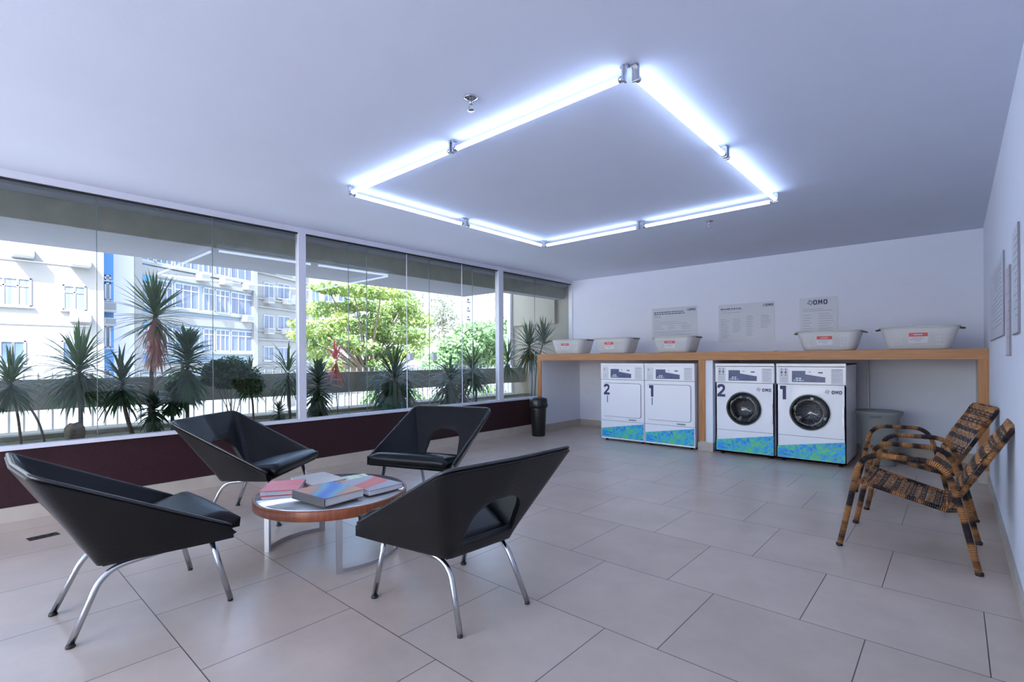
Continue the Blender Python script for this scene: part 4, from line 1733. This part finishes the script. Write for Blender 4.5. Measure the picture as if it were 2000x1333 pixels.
# ------------------------------------------------------------------ trees beyond the planter
def tree(name, label, x, pts, m, trunk_u, n=900, size=.11, seed=1, group='trees beyond the parapet', thick=.16):
    b = at(trunk_u, 790, 0, x)
    base = Vector((x, b.y, -3.2))
    t = empty(name, base, 0, label, 'tree', group)
    V, Fc = [], []
    bm = bmesh.new()
    lo = min(at(u, v, 0, x).z for u, v, *_ in pts)
    fork = Vector((0, 0, lo - base.z))
    tube(bm, [(0, 0, 0), (.05, .05, fork.z * .5), tuple(fork)], thick, 10, r1=thick * .6)
    for i, (u, v, ru, rv) in enumerate(pts):
        g = random.Random(seed * 100 + i)
        xx = x + g.uniform(-1.2, 1.2)
        q = at(u, v, 0, xx)
        D = Vector((q.x, q.y, 0)).dot(Vector(_F))
        Ru, Rv = ru * D / FPX, rv * D / FPX
        q = q - base
        leaf_cloud(V, Fc, q, (Ru, Ru, Rv), int(n * (Ru * Ru * 1.2 + Ru * Rv)), size, seed * 50 + i, .35)
        tube(bm, round_path([tuple(fork * .9), tuple(fork.lerp(q, .5) + Vector((0, 0, -.1))), tuple(q)], .3, 4), thick * .35, 6, r1=thick * .1)
    new_obj('trunk', bm, M_bark, t)
    cloud_obj('foliage', V, Fc, m, t)
    return t


tree('almond_tree', 'large layered yellow-green tree seen through the second window', -15.0,
     [(690, 566, 75, 12), (640, 562, 40, 9), (745, 572, 60, 14), (640, 605, 55, 16), (700, 596, 40, 14), (770, 605, 55, 18), (810, 625, 42, 18), (625, 640, 42, 18), (590, 655, 30, 12),
      (715, 635, 60, 18), (775, 655, 55, 20), (820, 665, 28, 20), (660, 665, 42, 16), (710, 680, 40, 16), (620, 690, 30, 16), (760, 690, 40, 14), (690, 715, 50, 14), (580, 632, 20, 9),
      (665, 625, 30, 14), (740, 625, 34, 16), (735, 650, 30, 16), (680, 650, 30, 14), (800, 690, 30, 16), (640, 712, 30, 14), (740, 712, 34, 14), (790, 590, 34, 14), (610, 668, 26, 14)],
     M_tree1, 720, n=620, size=.075, seed=3, thick=.16)
tree('broadleaf_tree', 'dense mid-green tree at the right of the second window', -21.0,
     [(935, 650, 50, 24), (900, 675, 48, 24), (960, 675, 50, 26), (990, 640, 30, 22), (870, 700, 40, 20), (920, 702, 60, 20), (985, 695, 40, 24), (850, 715, 30, 14), (1000, 665, 20, 30)],
     M_tree2, 930, n=420, size=.13, seed=5, thick=.25)
tree('bare_tree', 'thin grey-brown tree behind the yellow-green tree, before the white towers', -34.0,
     [(865, 595, 26, 26), (850, 620, 24, 24), (880, 630, 24, 18), (855, 650, 28, 16)],
     M_tree3, 862, n=90, size=.16, seed=8, thick=.2)
# low hedges seen under the parapet
for i, (u0, u1, x, lab) in enumerate([(700, 830, -13.0, 'low green hedge in the garden seen under the parapet, centre'),
                                      (830, 1004, -15.0, 'low green hedge in the garden seen under the parapet, right part')]):
    a, b = at(u0, 780, 0, x), at(u1, 780, 0, x)
    t = empty('garden_hedge', (x, (a.y + b.y) / 2, -3.2), 0, lab, 'hedge', 'hedges in the garden')
    V, Fc = [], []
    z = (a.z + .2 + 3.2)
    leaf_cloud(V, Fc, (0, 0, z - .6), (.6, (b.y - a.y) / 2, .9), 7000, .06, 70 + i, .4)
    cloud_obj('foliage', V, Fc, M_hedge, t)
    bm = bmesh.new()
    for k in range(5):
        yy = (k - 2) * (b.y - a.y) / 6
        tube(bm, [(0, yy, 0), (0, yy, z - .5)], .04, 6)
    new_obj('stems', bm, M_bark, t)


# ------------------------------------------------------------------ buildings
def bframe(P, Q):
    """root empty at P, local x along the facade towards Q, local -y outwards (to the camera side)"""
    return math.atan2(Q[1] - P[1], Q[0] - P[0])


class Building:
    def __init__(s, name, P, Q, depth, top, wall_m, label, ext=0.0):
        s.P, s.Q = P, Q
        s.rz = bframe(P, Q)
        s.W = math.hypot(Q[0] - P[0], Q[1] - P[1])
        s.t = empty(name, (P[0], P[1], -3.2), s.rz, label, 'building', None)
        s.sign = 1 if True else -1
        new_obj('wall', bx(-ext, s.W, 0, depth, 0, top + 3.2), wall_m, s.t)

    def loc(s, u, v):
        a, z = at_line(u, v, s.P, s.Q)
        return a, z + 3.2

    def window(s, u0, v0, u1, v1, kind='c', cols=2, transom=.28, v0b=None, v1b=None):
        a0, zt0 = s.loc(u0, v0)
        a1, _ = s.loc(u1, v0)
        am = (a0 + a1) / 2
        um = (u0 + u1) / 2
        _, zt = s.loc(um, v0)
        _, zb = s.loc(um, v1)
        s.win(a0, a1, zb, zt, kind, cols, transom)

    def win(s, a0, a1, zb, zt, kind='c', cols=2, transom=.28):
        bm = bmesh.new()
        f = .07
        box(bm, a0, a1, -.06, .03, zt - f, zt)
        box(bm, a0, a1, -.06, .03, zb, zb + f)
        box(bm, a0, a0 + f, -.06, .03, zb, zt)
        box(bm, a1 - f, a1, -.06, .03, zb, zt)
        for k in range(1, cols):
            x = a0 + (a1 - a0) * k / cols
            box(bm, x - f / 2, x + f / 2, -.05, .03, zb, zt)
        if transom:
            z = zt - (zt - zb) * transom
            box(bm, a0, a1, -.05, .03, z - f / 2, z + f / 2)
        box(bm, a0 - .1, a1 + .1, -.14, 0, zb - .07, zb)
        w_ = new_obj('window', bm, M_winframe, s.t)
        new_obj('pane', bx(a0 + .02, a1 - .02, -.02, .02, zb + .02, zt - .02), M_curtain if kind == 'c' else M_winglass, w_)

    def band(s, name, a0, a1, zb, zt, out, m):
        new_obj(name, bx(a0, a1, -out, .0, zb, zt), m, s.t)


def rotp(b, a, out, z):
    c, s_ = math.cos(b.rz), math.sin(b.rz)
    return Vector((b.P[0] + c * a + s_ * out, b.P[1] + s_ * a - c * out, z - 3.2))


AC_N = [0]


def ac_unit(b, u, v, label, w_=.75, h_=.45):
    a, z = b.loc(u, v)
    t = empty('air_conditioner', rotp(b, a, 0, z), b.rz, label, 'air conditioner', 'air conditioners on the facades')
    new_obj('casing', bx(-w_ / 2, w_ / 2, -.62, -.001, 0, h_), M_ac, t)
    new_obj('grille', bx(-w_ / 2 + .05, w_ / 2 - .05, -.635, -.62, .05, h_ - .05), M_acgrille, t)
    new_obj('bracket', bx(-w_ / 2, w_ / 2, -.55, -.001, -.05, 0), M_ac, t)
    return t


# A: the white block at the left
xa = -33.5
A = Building('apartment_building', (xa, -16.0), (xa, at(203, 600, 0, xa).y), 9, 13, M_white_b, 'white apartment block at the far left, seen through the first window')
A.window(-52, 540, 61, 597, 'c', 4)
A.window(-52, 665, 50, 714, 'g', 4, 0)
A.window(122, 558, 168, 607, 'c', 2)
A.window(120, 666, 166, 712, 'g', 2, 0)
for (v, lab) in ((516, 'line'), (636, 'line')):
    _, z = A.loc(100, v)
    A.band('string_course', 0, A.W - .6, z, z + .05, .05, M_grey_b)
ac_unit(A, 43, 502, 'air conditioner jutting from the white left block, upper left, casting a long shadow')
ac_unit(A, 155, 521, 'air conditioner jutting from the white left block above its narrow window')
ac_unit(A, 155, 628, 'air conditioner jutting from the white left block below its narrow window')
# B: the pale blue block with strip windows
PB, QB = (-38.0, 7.6), (-43.6, 17.0)
PB = tuple(at(262, 700, 1, 7.6)[:2])
dxy = Vector((-.48, .877))
# facade end where it meets the sight line of its right edge
d_ = _F + _R2 * (497 - CX) / FPX
A_ = np.array([[d_[0], -dxy.x], [d_[1], -dxy.y]])
sol = np.linalg.solve(A_, np.array(PB))
QB = (PB[0] + dxy.x * sol[1], PB[1] + dxy.y * sol[1])
B = Building('apartment_building', PB, QB, 4, 14, M_blue_b, 'pale blue apartment block with long rows of windows behind the tallest dracaena')
_, zpt = B.loc(262, 500)
B.band('pilaster', -.15, .35, 0, 17, .25, M_white_b)
B.band('pilaster', B.W - .35, B.W + .1, 0, 17, .25, M_white_b)
rowspec = []
us = [(264, 300), (303, 336), (340, 388), (396, 418), (420, 448), (450, 492)]
# heights read at the middle of the facade
_, r1t = B.loc(390, 560); _, r1b = B.loc(390, 607)
_, r2t = B.loc(390, 641); _, r2b = B.loc(390, 686)
_, r0b = B.loc(390, 531)
rows_ = [(r0b, r0b + (r1t - r1b)), (r1b, r1t), (r2b, r2t), (r2b - 2.9, r2t - 3.2)]
for zb, zt in rows_:
    for i, (u0, u1) in enumerate(us):
        a0, _ = B.loc(u0, 600)
        a1, _ = B.loc(u1, 600)
        B.win(a0, a1, zb, zt, 'g' if (i in (0, 1) and zb != rows_[2][0]) else 'c', 3 if i != 3 else 2, .26)
    B.band('spandrel', .3, B.W - .3, zt + .15, zt + .75, .12, M_white_b)
    B.band('sill_band', .3, B.W - .3, zb - .22, zb - .07, .18, M_white_b)
    B.band('blue_panel', .32, 1.0, zb - 1.3, zb - .25, .1, M_blue_s)
ac_unit(B, 388, 548, 'air conditioner on the pale blue block, left of the two between upper rows')
ac_unit(B, 433, 556, 'air conditioner on the pale blue block, right of the two between upper rows')
ac_unit(B, 478, 566, 'air conditioner on the pale blue block at its upper right corner')
ac_unit(B, 476, 628, 'air conditioner on the pale blue block between its lower two rows, at right')
# side wall of B: blue strip with service windows
side = empty('stair_wing', (-37.5, 7.0, -3.2), 0, 'shaded grey and blue stair wing between the white block and pale blue block', 'building')

# narrow blue face with windows right beside the white block
xs = -36.5
s0, s1 = at(190, 600, 0, xs), at(222, 600, 0, xs)
new_obj('wall', bx(-.6, .1, s1.y + .05 - 7, PB[1] - .12 - 7, 0, 16.6), M_grey_b, side)
ya_ = at(203, 600, 0, xa).y + .05
N_ = Building('stairwell_tower', (xs, ya_), (xs, s1.y), 3, 13.5, M_blue_s, 'narrow blue tower with dark windows squeezed between the white and pale blue blocks')
for (v0, v1) in ((538, 548), (553, 587), (637, 680), (722, 735)):
    N_.window(204, v0, 216, v1, 'g', 1, 0)
ac_unit(N_, 211, 609, 'round-fanned air conditioner on the narrow blue tower', .62, .5)
ac_unit(N_, 212, 636, 'boxy air conditioner on the narrow blue tower, below the round-fanned one', .55, .4)
# C: white block right of B
def on_ray(u, P, d):
    r = _F + _R2 * (u - CX) / FPX
    sol = np.linalg.solve(np.array([[r[0], -d[0]], [r[1], -d[1]]]), np.array(P[:2]))
    return (P[0] + d[0] * sol[1], P[1] + d[1] * sol[1])


back = (QB[0] - 1.6, QB[1] + .3)
PC = on_ray(497, back, dxy)
QC = on_ray(604, back, dxy)
Cb = Building('apartment_building', PC, QC, 9, 15, M_white_b, 'white apartment block with sunlit ledges just left of the yellow-green tree')
for (v0, v1) in ((508, 530), (553, 584), (616, 643), (677, 705)):
    Cb.window(514, v0, 534, v1, 'c', 2, 0)
    Cb.window(541, v0 + 2, 566, v1 + 1, 'c', 2, 0)
    Cb.window(580, v0 + 2, 597, v1 + 1, 'c', 2, 0)
for v in (542, 590, 605, 650, 666, 716):
    _, z = Cb.loc(540, v)
    Cb.band('ledge', .2, Cb.W - .2, z, z + .12, .2, M_white_b)
ac_unit(Cb, 519, 592, 'air conditioner on the white ledged block, upper left')
ac_unit(Cb, 555, 594, 'air conditioner on the white ledged block, upper right')
ac_unit(Cb, 519, 652, 'air conditioner on the white ledged block, lower left')
ac_unit(Cb, 553, 652, 'air conditioner on the white ledged block, lower right')
# D: block behind the tree
PD = at(604, 700, 0, -58.0); QD = at(720, 700, 0, -58.0)
Dd = Building('apartment_building', PD[:2], QD[:2], 10, 20, M_white_b, 'pale block with dark windows behind the yellow-green tree')
for (v0, v1) in ((565, 590), (610, 632), (655, 677)):
    for (u0, u1) in ((608, 624), (632, 650), (660, 680), (690, 708)):
        Dd.window(u0, v0, u1, v1, 'g', 2, 0)
# E, F: far white towers
for i, (u0, u1, vtop, x, lab, cols) in enumerate([(860, 908, 585, -88, 'distant white tower with small dark windows, left of the glass edge', 4),
                                                  (908, 962, 560, -79, 'distant white tower with rows of small windows behind the mid-green tree', 4),
                                                  (962, 1012, 540, -70, 'distant white tower with balconies beside the beige wing wall', 4),
                                                  (780, 858, 568, -98, 'distant pale tower partly hidden behind the yellow-green tree', 4)]):
    p, q = at(u0, 700, 0, x), at(u1, 700, 0, x)
    zt = at((u0 + u1) / 2, vtop - 12, 0, x).z
    E_ = Building('tower_block', p[:2], (q[0], q[1] - .2), 6, zt, M_white_b, lab)
    v = vtop + 6
    while v < 690:
        for k in range(cols):
            ua = u0 + (u1 - u0) * (k + .25) / cols
            E_.window(ua, v, ua + (u1 - u0) * .42 / cols, v + 6, 'g', 1, 0)
        v += 17

# pale garden wall and street level things seen through the gap under the parapet
pa = at(-60, 800, 0, -20.0)
pb = at(560, 790, 0, -20.0)
gw = new_obj('garden_wall', bx(-.15, .15, 0, pb.y - pa.y, 0, 3.1), M_white_b, None, loc=(-20.0, pa.y, -3.2))
tag(gw, 'sunlit white garden wall seen under the parapet at the left', 'wall')
# small parked blue car-like kiosk glimpsed under the parapet
pk_ = at(690, 782, 0, -17.0)
t = empty('street_kiosk', (-17.6, pk_.y + .2, -3.2), 0, 'small white and blue street kiosk glimpsed under the parapet, right of the post', 'kiosk')
new_obj('walls', bx(-.7, .7, -.9, .9, 0, 2.55), M_white_b, t)
new_obj('blue_panel', bx(.7, .72, -.2, .8, 1.0, 2.3), M_blue_s, t)
new_obj('roof', bx(-.8, .8, -1.0, 1.0, 2.55, 2.65), M_alu, t)
